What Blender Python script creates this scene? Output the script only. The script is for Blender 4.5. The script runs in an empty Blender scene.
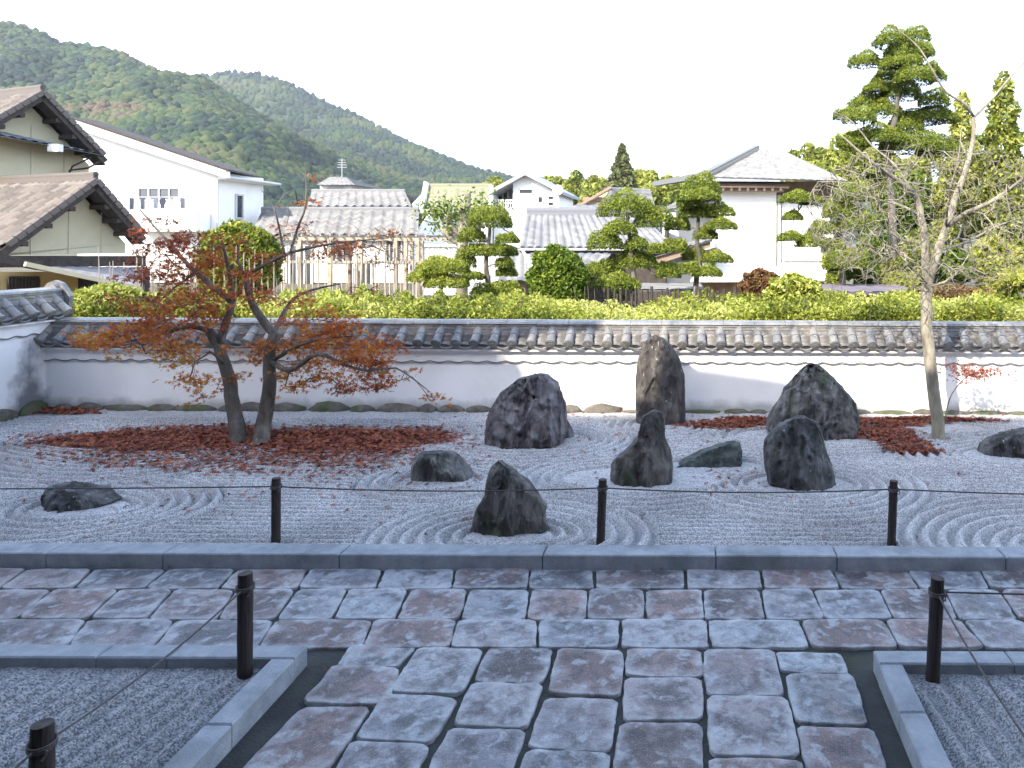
import bpy, math, random
import numpy as np
from mathutils import Vector, noise
random.seed(7)
RNG = np.random.default_rng(11)
C = bpy.context.scene
COL = C.collection
R = math.radians
# ------------------------------------------------------------------ camera (lens shifted like the cropped photo)
F, CX, CY, H, ROLL = 750.0, 695.0, 240.0, 2.4, 0.0045
cd = bpy.data.cameras.new('camera'); cam = bpy.data.objects.new('camera', cd); COL.objects.link(cam)
cd.sensor_width = 36; cd.lens = F / 1024 * 36
cd.shift_x = (512 - CX) / 1024; cd.shift_y = (CY - 384) / 1024
cd.clip_start = 0.05; cd.clip_end = 20000
cam.location = (0, 0, H); cam.rotation_euler = (R(90), -ROLL, 0)
C.camera = cam
# ------------------------------------------------------------------ light
SUN_EL = R(33.5); L = Vector((0.50 * math.cos(SUN_EL), 0.866 * math.cos(SUN_EL), -math.sin(SUN_EL)))
w = bpy.data.worlds.new('World'); C.world = w; w.use_nodes = True
nt = w.node_tree; nt.nodes.clear()
wo = nt.nodes.new('ShaderNodeOutputWorld'); bg = nt.nodes.new('ShaderNodeBackground')
sky = nt.nodes.new('ShaderNodeTexSky'); sky.sky_type = 'NISHITA'; sky.sun_disc = False
sky.sun_elevation = SUN_EL; sky.sun_rotation = R(210); sky.air_density = 1.1; sky.dust_density = 1.6; sky.ozone_density = 1.3
tc = nt.nodes.new('ShaderNodeTexCoord'); sp = nt.nodes.new('ShaderNodeSeparateXYZ')
mr = nt.nodes.new('ShaderNodeMapRange'); mr.inputs[1].default_value = 0.30; mr.inputs[2].default_value = 0.75
mr.inputs[3].default_value = 0.85; mr.inputs[4].default_value = 0.0
wn = nt.nodes.new('ShaderNodeTexNoise'); wn.inputs['Scale'].default_value = 2.0
wm = nt.nodes.new('ShaderNodeMath'); wm.operation = 'MULTIPLY_ADD'; wm.inputs[1].default_value = 0.12; 
mx = nt.nodes.new('ShaderNodeMix'); mx.data_type = 'RGBA'; mx.inputs[7].default_value = (6.4, 7.4, 9.4, 1)
nt.links.new(tc.outputs['Generated'], sp.inputs[0]); nt.links.new(tc.outputs['Generated'], wn.inputs['Vector'])
nt.links.new(wn.outputs[0], wm.inputs[0]); nt.links.new(sp.outputs[2], wm.inputs[2])
nt.links.new(wm.outputs[0], mr.inputs[0]); nt.links.new(mr.outputs[0], mx.inputs[0])
nt.links.new(sky.outputs[0], mx.inputs[6]); nt.links.new(mx.outputs[2], bg.inputs[0]); nt.links.new(bg.outputs[0], wo.inputs[0])
bg.inputs[1].default_value = 0.15
sd = bpy.data.lights.new('sun', 'SUN'); sd.energy = 2.6; sd.angle = R(0.53); sd.color = (1.0, 0.91, 0.76)
so = bpy.data.objects.new('sun', sd); COL.objects.link(so); so.rotation_euler = L.to_track_quat('-Z', 'Y').to_euler(); so.location = (-8, -10, 14)
C.view_settings.view_transform = 'Standard'; C.view_settings.look = 'None'; C.view_settings.gamma = 1
C.view_settings.exposure = 2.0
C.cycles.max_bounces = 6; C.cycles.transparent_max_bounces = 8

# ------------------------------------------------------------------ pixel helpers (measuring the photo)
def uv(px, py):
    dx, dy = px - CX, py - CY
    return (dx + ROLL * dy) / F, (dy - ROLL * dx) / F
def at(px, py, Y):                       # point at depth Y
    u, v = uv(px, py); return Vector((u * Y, Y, H - v * Y))
def gnd(px, py, z=0.0):                  # point on height z
    u, v = uv(px, py); Y = (H - z) / v; return Vector((u * Y, Y, z))
def onp(px, py, P0, n):                  # point on a plane
    u, v = uv(px, py); d = Vector((u, 1, -v)); o = Vector((0, 0, H)); n = Vector(n)
    return o + d * ((Vector(P0) - o).dot(n) / d.dot(n))

# ------------------------------------------------------------------ materials
def _col(c): return (c[0], c[1], c[2], 1)
def mat(name, cols, scale=3.0, rough=0.8, bump=0.0, bscale=30.0, detail=6, tint=False, trans=0.0, spec=0.3, stretch=None, voro=False, extra=None, pos=None):
    """cols: list of colours blended over noise (or over the 'tint' attribute)"""
    m = bpy.data.materials.new(name); m.use_nodes = True; t = m.node_tree; N = t.nodes; Lk = t.links
    b = N['Principled BSDF']; b.inputs['Roughness'].default_value = rough
    b.inputs['Specular IOR Level'].default_value = spec
    co = N.new('ShaderNodeTexCoord'); mp = N.new('ShaderNodeMapping'); Lk.new(co.outputs['Object'], mp.inputs[0])
    if stretch: mp.inputs['Scale'].default_value = stretch
    ns = N.new('ShaderNodeTexNoise'); ns.inputs['Scale'].default_value = scale; ns.inputs['Detail'].default_value = detail; ns.inputs['Roughness'].default_value = 0.65
    Lk.new(mp.outputs[0], ns.inputs['Vector'])
    rp = N.new('ShaderNodeValToRGB'); e = rp.color_ramp.elements
    n = len(cols)
    lo, hi = (0.0, 1.0) if tint else (0.3, 0.7)
    for i, c in enumerate(cols):
        p = (pos[i] if pos else lo + (hi - lo) * i / max(1, n - 1))
        if i < 2: e[i].position = p; e[i].color = _col(c)
        else: q = e.new(p); q.color = _col(c)
    if n == 1: e[1].color = _col(cols[0])
    if tint:
        a = N.new('ShaderNodeAttribute'); a.attribute_name = 'tint'; Lk.new(a.outputs['Fac'], rp.inputs[0])
    else: Lk.new(ns.outputs[0], rp.inputs[0])
    out = rp.outputs[0]
    if extra:                                      # list of (colour, scale, threshold lo, hi, strength)
        for (c, sc, lo_, hi_, st) in extra:
            n2 = N.new('ShaderNodeTexNoise'); n2.inputs['Scale'].default_value = sc; n2.inputs['Detail'].default_value = 5; n2.noise_dimensions = '4D'; n2.inputs['W'].default_value = sc * 1.7
            Lk.new(mp.outputs[0], n2.inputs['Vector'])
            r2 = N.new('ShaderNodeMapRange'); r2.inputs[1].default_value = lo_; r2.inputs[2].default_value = hi_; r2.inputs[4].default_value = st
            Lk.new(n2.outputs[0], r2.inputs[0]); m2 = N.new('ShaderNodeMix'); m2.data_type = 'RGBA'; m2.inputs[7].default_value = _col(c)
            Lk.new(r2.outputs[0], m2.inputs[0]); Lk.new(out, m2.inputs[6]); out = m2.outputs[2]
    Lk.new(out, b.inputs['Base Color'])
    if bump:
        bn = N.new('ShaderNodeTexNoise' if not voro else 'ShaderNodeTexVoronoi'); bn.inputs['Scale'].default_value = bscale
        if not voro: bn.inputs['Detail'].default_value = 8
        Lk.new(mp.outputs[0], bn.inputs['Vector'])
        bu = N.new('ShaderNodeBump'); bu.inputs['Strength'].default_value = min(1.0, bump); bu.inputs['Distance'].default_value = 0.02 * max(1, bump)**1.5
        Lk.new(bn.outputs[0], bu.inputs['Height']); Lk.new(bu.outputs[0], b.inputs['Normal'])
    if trans:
        tr = N.new('ShaderNodeBsdfTranslucent'); Lk.new(out, tr.inputs[0]); ms = N.new('ShaderNodeMixShader'); ms.inputs[0].default_value = trans
        Lk.new(b.outputs[0], ms.inputs[1]); Lk.new(tr.outputs[0], ms.inputs[2]); Lk.new(ms.outputs[0], N['Material Output'].inputs[0])
    return m

# ------------------------------------------------------------------ mesh helpers
def mesh(name, V, Fc, m=None, parent=None, tint=None, smooth=False, loc=None):
    me = bpy.data.meshes.new(name)
    V = np.asarray(V, dtype=np.float64).reshape(-1, 3)
    if loc is not None: V = V - np.array(loc)
    if isinstance(Fc, np.ndarray) and Fc.ndim == 2:
        k = Fc.shape[1]; nf = len(Fc)
        me.vertices.add(len(V)); me.vertices.foreach_set('co', V.astype(np.float32).ravel())
        me.loops.add(nf * k); me.loops.foreach_set('vertex_index', Fc.astype(np.int32).ravel())
        me.polygons.add(nf); me.polygons.foreach_set('loop_start', np.arange(0, nf * k, k, dtype=np.int32))
        me.polygons.foreach_set('loop_total', np.full(nf, k, dtype=np.int32)) if False else None
        me.update(calc_edges=True)
    else:
        me.from_pydata([tuple(v) for v in V], [], [tuple(f) for f in Fc]); me.update()
    if smooth: me.polygons.foreach_set('use_smooth', np.ones(len(me.polygons), dtype=bool))
    if tint is not None:
        a = me.attributes.new('tint', 'FLOAT', 'POINT'); a.data.foreach_set('value', np.asarray(tint, dtype=np.float32))
    if m: me.materials.append(m)
    o = bpy.data.objects.new(name, me); COL.objects.link(o)
    if loc is not None and parent is None: o.location = loc
    if parent is not None: o.parent = parent
    return o
class MB:                                          # collects shapes into one mesh
    def __init__(s): s.V = []; s.F = []; s.T = []
    def add(s, vs, fs, t=0.5):
        n = len(s.V); s.V += [tuple(v) for v in vs]; s.F += [tuple(i + n for i in f) for f in fs]; s.T += [t] * len(vs); return s
    def box(s, a, b, t=0.5):
        x0, y0, z0 = a; x1, y1, z1 = b
        return s.add([(x0,y0,z0),(x1,y0,z0),(x1,y1,z0),(x0,y1,z0),(x0,y0,z1),(x1,y0,z1),(x1,y1,z1),(x0,y1,z1)],
              [(0,3,2,1),(4,5,6,7),(0,1,5,4),(1,2,6,5),(2,3,7,6),(3,0,4,7)], t)
    def prism(s, poly, d, t=0.5):                  # polygon extruded along vector d
        d = Vector(d); n = len(poly); a = [Vector(p) for p in poly]; b = [p + d for p in a]
        return s.add(a + b, [tuple(range(n)), tuple(range(2*n-1, n-1, -1))] + [(i, i+n, (i+1)%n+n, (i+1)%n) for i in range(n)], t)
    def bar(s, p, q, w, h=None, t=0.5, up=(0,0,1)):
        p, q = Vector(p), Vector(q); h = h or w; d = (q-p).normalized(); u = Vector(up)
        if abs(d.dot(u)) > 0.98: u = Vector((1,0,0))
        x = d.cross(u).normalized() * w/2; y = x.cross(d).normalized() * h/2
        return s.prism([p-x-y, p+x-y, p+x+y, p-x+y], q-p, t)
    def tube(s, pts, rad, n=8, t=0.5, cap=True):
        pts = [Vector(p) for p in pts]; rad = rad if hasattr(rad, '__len__') else [rad]*len(pts); vs = []; fs = []
        d0 = (pts[1]-pts[0]).normalized(); u = Vector((0,0,1)) if abs(d0.z) < 0.9 else Vector((1,0,0)); u = (u - d0*u.dot(d0)).normalized()
        for i, p in enumerate(pts):
            d = (pts[min(i+1, len(pts)-1)] - pts[max(i-1, 0)]).normalized(); u = (u - d*u.dot(d)).normalized(); v = d.cross(u)
            for k in range(n): a = 2*math.pi*k/n; vs.append(p + (u*math.cos(a) + v*math.sin(a))*rad[i])
            if i:
                for k in range(n): fs.append(((i-1)*n+k, (i-1)*n+(k+1)%n, i*n+(k+1)%n, i*n+k))
        if cap: fs.append(tuple(range(n-1, -1, -1))); fs.append(tuple(range((len(pts)-1)*n, len(pts)*n)))
        return s.add(vs, fs, t)
    def build(s, name, m, parent=None, smooth=False):
        return mesh(name, s.V, s.F, m, parent, tint=s.T, smooth=smooth)
def thing(name, label, cat, group=None, loc=(0,0,0)):
    o = bpy.data.objects.new(name, None); COL.objects.link(o); o.location = loc; o.empty_display_size = 0.3
    return tag(o, label, cat, group)
def tag(o, label, cat, group=None):
    o['label'] = label; o['category'] = cat
    if group: o['group'] = group
    return o
def struct(o, kind='structure'): o['kind'] = kind; return o
def stuff(o, label, cat): o['kind'] = 'stuff'; o['label'] = label; o['category'] = cat; return o
def part(o, root):                                 # parent keeping world coordinates (roots only move, no rotation)
    o.parent = root; o.location = -Vector(root.location) if o.location.length == 0 else o.location - Vector(root.location); return o

def rand_dirs(n, bias=(0,0,0), k=1.0):
    d = RNG.normal(size=(n, 3)); d /= np.linalg.norm(d, axis=1)[:, None]
    d = d * k + np.asarray(bias); return d / (np.linalg.norm(d, axis=1)[:, None] + 1e-9)
def leaf_mesh(P, size, kind='diamond', bias=(0,0,0.0), k=1.0, N=None):
    """leaves as small faces: returns V,F ; P Nx3"""
    P = np.asarray(P); n = len(P); nrm = rand_dirs(n, bias, k) if N is None else N
    r = rand_dirs(n); t = np.cross(nrm, r); t /= np.linalg.norm(t, axis=1)[:, None] + 1e-9; b = np.cross(nrm, t)
    size = np.broadcast_to(size, (n,)) * RNG.uniform(0.7, 1.25, n)
    if kind == 'diamond': L2 = [(-1, 0, 0), (0, -.45, .12), (1, 0, 0), (0, .45, .12)]; fc = [(0, 1, 2, 3)]
    elif kind == 'tuft': L2 = [(-1, 0, 0), (0, -.24, .1), (1, 0, 0), (0, .24, .1)]; fc = [(0, 1, 2, 3)]
    elif kind == 'needle': L2 = [(-1, -.12, 0), (1, -.12, 0), (1, .12, 0), (-1, .12, 0)]; fc = [(0, 1, 2, 3)]
    else:                                          # five-lobed maple leaf, slightly cupped
        L2 = [(0, 0, 0)]; fc = []
        for i, (a, l) in enumerate([(-110, .62), (-52, .9), (0, 1.0), (52, .9), (110, .62)]):
            L2.append((.28*math.cos(R(a-26)), .28*math.sin(R(a-26)), .04)); L2.append((l*math.cos(R(a)), l*math.sin(R(a)), -.12))
        L2.append((.28*math.cos(R(136)), .28*math.sin(R(136)), .04))
        for i in range(5): fc.append((0, 1+2*i, 2+2*i, 3+2*i))
    L2 = np.array(L2, dtype=float); m = len(L2)
    V = P[:, None, :] + size[:, None, None] * (L2[None, :, 0:1]*t[:, None, :] + L2[None, :, 1:2]*b[:, None, :] + L2[None, :, 2:3]*nrm[:, None, :])
    Fc = (np.array(fc)[None] + (np.arange(n)*m)[:, None, None]).reshape(-1, 4)
    return V.reshape(-1, 3), Fc, m
def leaves(name, P, size, m, parent=None, kind='diamond', bias=(0,0,0), k=1.0, tint=None, N=None):
    V, Fc, q = leaf_mesh(P, size, kind, bias, k, N)
    t = RNG.uniform(0, 1, len(P)) if tint is None else np.clip(tint, 0, 1)
    return mesh(name, V, Fc, m, parent, tint=np.repeat(t, q))
_ico = {}
def ico(sub):
    if sub not in _ico:
        import bmesh
        b = bmesh.new(); bmesh.ops.create_icosphere(b, subdivisions=sub, radius=1); 
        _ico[sub] = (np.array([v.co[:] for v in b.verts]), np.array([[v.index for v in f.verts] for f in b.faces])); b.free()
    return _ico[sub]
def blobs(P, rad, sub=1, jit=0.25, flat=1.0):
    v, f = ico(sub); n = len(P); rad = np.broadcast_to(rad, (n,))
    j = 1 + RNG.uniform(-jit, jit, (n, len(v)))
    V = v[None]*j[:, :, None]*rad[:, None, None]; V[:, :, 2] *= flat; V = V + np.asarray(P)[:, None, :]
    return V.reshape(-1, 3), (f[None] + (np.arange(n)*len(v))[:, None, None]).reshape(-1, 3), len(v)

def skeleton(roots, targets, step=0.12, jit=0.25, bend=0.15, tip=0.0035, power=2.3, minr=None):
    """roots: list of (points, r0, r1) limbs, first is the trunk. targets: points twigs grow out to. -> V,F"""
    nodes = []; par = []; base = []
    def addn(p, q, r=0.0): nodes.append(np.array(p, float)); par.append(q); base.append(r); return len(nodes)-1
    for li, (pts, r0, r1) in enumerate(roots):
        pts = [np.array(p, float) for p in pts]; q = -1
        if li:
            A = np.array(nodes); q = int(np.argmin(np.linalg.norm(A - pts[0], axis=1)))
        tot = sum(np.linalg.norm(pts[i+1]-pts[i]) for i in range(len(pts)-1)); acc = 0
        if li == 0: q = addn(pts[0], -1, r0)
        else: q = addn(pts[0], q, r0)
        for i in range(len(pts)-1):
            a = pts[i-1] if i else pts[i]; b, c = pts[i], pts[i+1]; d = pts[min(i+2, len(pts)-1)]
            l = np.linalg.norm(c-b); k = max(1, int(l/step))
            for j in range(1, k+1):
                t = j/k; p = 0.5*((2*b) + (-a+c)*t + (2*a-5*b+4*c-d)*t*t + (-a+3*b-3*c+d)*t**3)
                rr = r0 + (r1-r0)*min(1, (acc + l*t)/tot)
                if j < k: p = p + RNG.normal(size=3)*rr*0.09
                q = addn(p, q, rr)
            acc += l
    if len(targets):
        T = np.array(targets); A = np.array(nodes)
        dmin = np.array([np.min(np.linalg.norm(A - t, axis=1)) for t in T]); order = np.argsort(dmin)
        buf = np.zeros((len(nodes) + len(T)*60, 3)); buf[:len(nodes)] = A
        for ti in order:
            t = T[ti]; n = len(nodes); dd = np.linalg.norm(buf[:n] - t, axis=1)
            q = int(np.argmin(dd)); D = dd[q]
            if D < 0.02: continue
            k = min(50, max(1, int(D/step))); s = nodes[q]; side = RNG.normal(size=3)*D*bend
            for j in range(1, k+1):
                f = j/k; p = s*(1-f) + t*f + side*math.sin(math.pi*f) + (RNG.normal(size=3)*step*jit if j < k else 0)
                i = addn(p, q); buf[i] = p; q = i
    n = len(nodes); ch = [[] for _ in range(n)]; R_ = np.zeros(n)
    for i, p in enumerate(par):
        if p >= 0: ch[p].append(i)
    for i in range(n-1, -1, -1):
        s = sum(R_[c]**power for c in ch[i]) ** (1/power) if ch[i] else tip
        R_[i] = max(base[i], max(s*.5, tip)) if base[i] > 0 else min(max(s, tip), 0.05)
    MBx = MB()
    V = []; Fc = []
    def ring(p, d, u, r, k):
        u = u - d*np.dot(u, d); nu = np.linalg.norm(u)
        if nu < 1e-6: u = np.cross(d, [0.3, 0.8, 0.5]); nu = np.linalg.norm(u)
        u = u/nu; v = np.cross(d, u); s = len(V)
        for j in range(k): a = 2*math.pi*j/k; V.append(p + (u*math.cos(a)+v*math.sin(a))*r)
        return s, u
    stack = [(0, None, None, None, None)]
    while stack:
        i, pring, u, k, _ = stack.pop()
        P = nodes[i]
        if pring is None:
            nxt = ch[i][0] if ch[i] else None
            if nxt is None: continue
            pp = par[i]
            d = nodes[nxt] - P if pp < 0 else P - nodes[pp]; d = d/(np.linalg.norm(d)+1e-9)
            k = 10 if R_[i] > 0.05 else (6 if R_[i] > 0.012 else 4)
            pring, u = ring(P, d, np.array([0.2, 1.0, 0.1]), R_[i], k)
        else:
            d = P - nodes[par[i]]; 
            if ch[i]: d = d/(np.linalg.norm(d)+1e-9) + (nodes[ch[i][0]]-P)/(np.linalg.norm(nodes[ch[i][0]]-P)+1e-9)
            d = d/(np.linalg.norm(d)+1e-9)
            s, u = ring(P, d, u, R_[i], k)
            for j in range(k): Fc.append((pring+j, pring+(j+1) % k, s+(j+1) % k, s+j))
            pring = s
        if ch[i]:
            big = max(ch[i], key=lambda c: R_[c])
            for c in ch[i]:
                if c == big: stack.append((c, pring, u, k, None))
                else:
                    d = nodes[c]-P; d = d/(np.linalg.norm(d)+1e-9); kk = 8 if R_[c] > 0.03 else (5 if R_[c] > 0.012 else 3)
                    s2, u2 = ring(P, d, np.array([0.2, 1.0, 0.1]), R_[c], kk); stack.append((c, s2, u2, kk, None))
    return np.array(V), Fc

def tile_sheet(TL, TR, BL, BR, tw=0.27, th=0.25, amp=0.03, lift=0.02, thick=0.05, ribs=False):
    """tiled roof slope between four corners; wavy columns and stepped courses"""
    TL, TR, BL, BR = [np.array(p, float) for p in (TL, TR, BL, BR)]
    W = max(np.linalg.norm(TR-TL), np.linalg.norm(BR-BL)); D = max(np.linalg.norm(BL-TL), np.linalg.norm(BR-TR))
    nc = max(1, round(W/tw)); nr = max(1, round(D/th)); su = 6
    nrm = np.cross(TR-TL if np.linalg.norm(TR-TL) > 0.1 else BR-BL, BL-TL if np.linalg.norm(BL-TL) > 0.1 else BR-TR); nrm /= np.linalg.norm(nrm)
    if nrm[2] < 0: nrm = -nrm
    us = np.linspace(0, 1, nc*su+1); ph = (np.arange(nc*su+1) % su)/su
    wave = (np.clip(np.cos((ph-0.5)*2*math.pi*1.0)*1.6-0.3, 0, 1) if ribs else np.sin(ph*2*math.pi)*0.6 + np.cos(ph*4*math.pi)*0.2)*amp
    vs = []; off = []
    for r in range(nr): vs += [r/nr, (r+0.985)/nr]; off += [0.0, lift]
    vs = np.array(vs); off = np.array(off); vs[-1] = 1
    A = (TL[None]*(1-us)[:, None] + TR[None]*us[:, None]); B = (BL[None]*(1-us)[:, None] + BR[None]*us[:, None])
    G = A[None]*(1-vs)[:, None, None] + B[None]*vs[:, None, None] + nrm[None, None]*(wave[None, :, None] + off[:, None, None])
    nu, nv = len(us), len(vs); tint = np.repeat(RNG.uniform(0, 1, (nr, nc)), 2, 0); tint = np.repeat(tint, su, 1); tint = np.concatenate([tint, tint[:, -1:]], 1)
    idx = np.arange(nu*nv).reshape(nv, nu)
    Fc = np.stack([idx[:-1, :-1], idx[:-1, 1:], idx[1:, 1:], idx[1:, :-1]], -1).reshape(-1, 4)
    V = G.reshape(-1, 3)
    # underside slab and rim
    n = len(V); q = [TL, TR, BR, BL]; V = np.concatenate([V, [p - nrm*thick for p in q], [p - nrm*amp*0.6 for p in q]])
    ex = np.array([[n, n+1, n+2, n+3], [n+4, n+5, n+1, n], [n+5, n+6, n+2, n+1], [n+6, n+7, n+3, n+2], [n+7, n+4, n, n+3]])
    return V, np.concatenate([Fc, ex]), np.concatenate([tint.ravel(), np.full(8, .5)])
def tiles(name, m, parent, *a, **k):
    V, Fc, t = tile_sheet(*a, **k); o = mesh(name, V, Fc, m, None, tint=t); part(o, parent); return o
def inpoly(x, y, poly):
    c = False; n = len(poly)
    for i in range(n):
        (x1, y1), (x2, y2) = poly[i], poly[(i+1) % n]
        if (y1 > y) != (y2 > y) and x < (x2-x1)*(y-y1)/(y2-y1)+x1: c = not c
    return c
# ================================================================== SETTING
GZ = 0.08                                          # raked garden level
YW = 10.12                                         # face of the back wall
XL = -8.75                                         # face of the left wall
M_earth = mat('earth', [(.09,.075,.05), (.16,.14,.09)], 0.8, 0.95, 0.5, 8)
M_grout = mat('path_bed', [(.025,.027,.026), (.06,.062,.058)], 3, 0.9, 0.4, 60, extra=[((.05,.065,.03), 2.2, .55, .68, .5)])
M_gran = mat('granite', [(.20,.225,.25), (.33,.35,.37)], 9, 0.8, 0.25, 90, extra=[((.09,.10,.10), 2.5, .52, .7, .6), ((.6,.62,.64), 160, .6, .7, .5), ((.05,.05,.055), 130, .6, .7, .5)])
def gravel_mat(name, lo, hi, sc):
    m = bpy.data.materials.new(name); m.use_nodes = True; t = m.node_tree; N = t.nodes; Lk = t.links; b = N['Principled BSDF']
    b.inputs['Roughness'].default_value = 0.85; b.inputs['Specular IOR Level'].default_value = 0.2
    co = N.new('ShaderNodeTexCoord'); vo = N.new('ShaderNodeTexVoronoi'); vo.inputs['Scale'].default_value = sc; Lk.new(co.outputs['Object'], vo.inputs['Vector'])
    rp = N.new('ShaderNodeValToRGB'); e = rp.color_ramp.elements; e[0].position = .1; e[0].color = _col(lo); e[1].position = .85; e[1].color = _col(hi)
    sx = N.new('ShaderNodeSeparateColor'); Lk.new(vo.outputs['Color'], sx.inputs[0]); Lk.new(sx.outputs[0], rp.inputs[0])
    ns = N.new('ShaderNodeTexNoise'); ns.inputs['Scale'].default_value = 1.3; ns.inputs['Detail'].default_value = 6; Lk.new(co.outputs['Object'], ns.inputs['Vector'])
    mm = N.new('ShaderNodeMapRange'); mm.inputs[1].default_value = .3; mm.inputs[2].default_value = .7; mm.inputs[3].default_value = .78; mm.inputs[4].default_value = 1.12; Lk.new(ns.outputs[0], mm.inputs[0])
    mu = N.new('ShaderNodeVectorMath'); mu.operation = 'SCALE'; Lk.new(rp.outputs[0], mu.inputs[0]); Lk.new(mm.outputs[0], mu.inputs['Scale']); Lk.new(mu.outputs[0], b.inputs['Base Color'])
    bu = N.new('ShaderNodeBump'); bu.inputs['Strength'].default_value = 0.5; bu.inputs['Distance'].default_value = 0.008; bu.invert = True
    Lk.new(vo.outputs['Distance'], bu.inputs['Height']); Lk.new(bu.outputs[0], b.inputs['Normal']); return m
M_gravel = gravel_mat('white_gravel', (.22,.22,.225), (.62,.61,.60), 135)
M_gravel2 = gravel_mat('grey_gravel', (.11,.115,.12), (.37,.37,.375), 125)

# --- terrain: one sheet to the horizon
gv = []; xs = np.concatenate([np.linspace(-6000, -60, 25), np.linspace(-50, 60, 23), np.linspace(80, 6000, 25)]); ys = np.concatenate([np.linspace(-400, -20, 6), np.linspace(-15, 60, 16), np.linspace(90, 6000, 25)])
XX, YY = np.meshgrid(xs, ys); idx = np.arange(XX.size).reshape(XX.shape)
struct(mesh('ground', np.stack([XX.ravel(), YY.ravel(), np.full(XX.size, -0.06)], 1), np.stack([idx[:-1,:-1], idx[:-1,1:], idx[1:,1:], idx[1:,:-1]], -1).reshape(-1, 4), M_earth))

# --- path bed under the flagstones
b = MB(); b.box((-12, -0.5, -0.05), (9, 5.6, -0.018)); struct(b.build('path_bed', M_grout))

# --- flagstones, measured row by row (top-left, top-right, bottom-right, bottom-left)
quads = []
def row(y0, y1, L_):
    for (a, b_, c, d) in L_: quads.append([(a, y0), (b_, y0), (d, y1), (c, y1)])
row(569, 587.5, [(-130,-56,-158,-80),(-50,24,-75,-3),(28,90,2,71),(96,164,76,143),(171,234,147,216),(239,306,221,296),(311,380,301,374),(386,452,379,450),(458,528,454,526),(532,591,530,593),(597,682,598,683),(688,758,689,761),(763,829,766,838),(834,905,843,917),(909,977,922,988),(982,1046,993,1068),(1052,1120,1074,1150)])
row(589.5, 618, [(-130,-36,-170,-66),(-31,50,-60,14),(56,116,19,86),(121,171,92,145),(176,233,150,215),(238,294,220,273),(299,346,279,330),(350,407,336,393),(412,466,398,458),(471,528,462,524),(533,586,528,585),(590,642,589,643),(647,700,648,703),(705,758,706,764),(763,811,768,823),(815,877,826,891),(882,942,895,956),(947,997,961,1016),(1002,1060,1021,1085),(1066,1130,1091,1160)])
row(620, 646.5, [(-190,-120,-230,-150),(-115,-30,-145,-66),(-25,84,-60,65),(89,173,70,151),(177,272,156,256),(277,370,260,361),(375,455,365,448),(459,535,452,535),(541,618,540,616),(624,705,623,707),(710,797,713,808),(803,882,814,896),(887,959,901,982),(965,1020,988,1046),(1025,1090,1051,1120),(1096,1150,1126,1190)])
quads += [[(352,644),(414,647),(397,665),(339,664)],[(335,665.5),(398,668),(387,704),(303,702)],[(303,706),(370,707),(326,770),(241,770)],[(239,774),(322,774),(290,830),(190,830)],
 [(419,648),(482,649),(461,693),(391,691)],[(384,695),(457,699),(430,742),(357,738)],[(353,741),(427,745),(405,792),(322,790)],[(319,794),(402,796),(380,840),(290,840)],
 [(489,647),(552,648),(542,682),(475,680)],[(473,684),(542,685),(525,727),(454,724)],[(450,728),(524,730),(510,777),(425,775)],[(423,780),(508,781),(494,835),(400,835)],
 [(559,649),(622,651),(620,695),(549,692)],[(546,698),(617,700),(609,750),(529,745)],[(527,749),(608,754),(604,802),(512,800)],
 [(628,648),(700,650),(701,675),(627,674)],[(626,678),(701,678),(703,717),(624,719)],[(621,723),(701,724),(702,777),(613,775)],
 [(705,650),(773,650),(783,695),(707,693)],[(708,697),(787,698),(799,755),(711,753)],[(711,758),(801,760),(806,800),(711,802)],
 [(778,652),(840,653),(847,673),(782,670)],[(786,674),(852,674),(867,723),(797,721)],[(798,726),(872,728),(887,770),(809,772)],[(812,777),(891,776),(905,830),(820,830)]]
M_flag = bpy.data.materials.new('flagstone')
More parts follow.
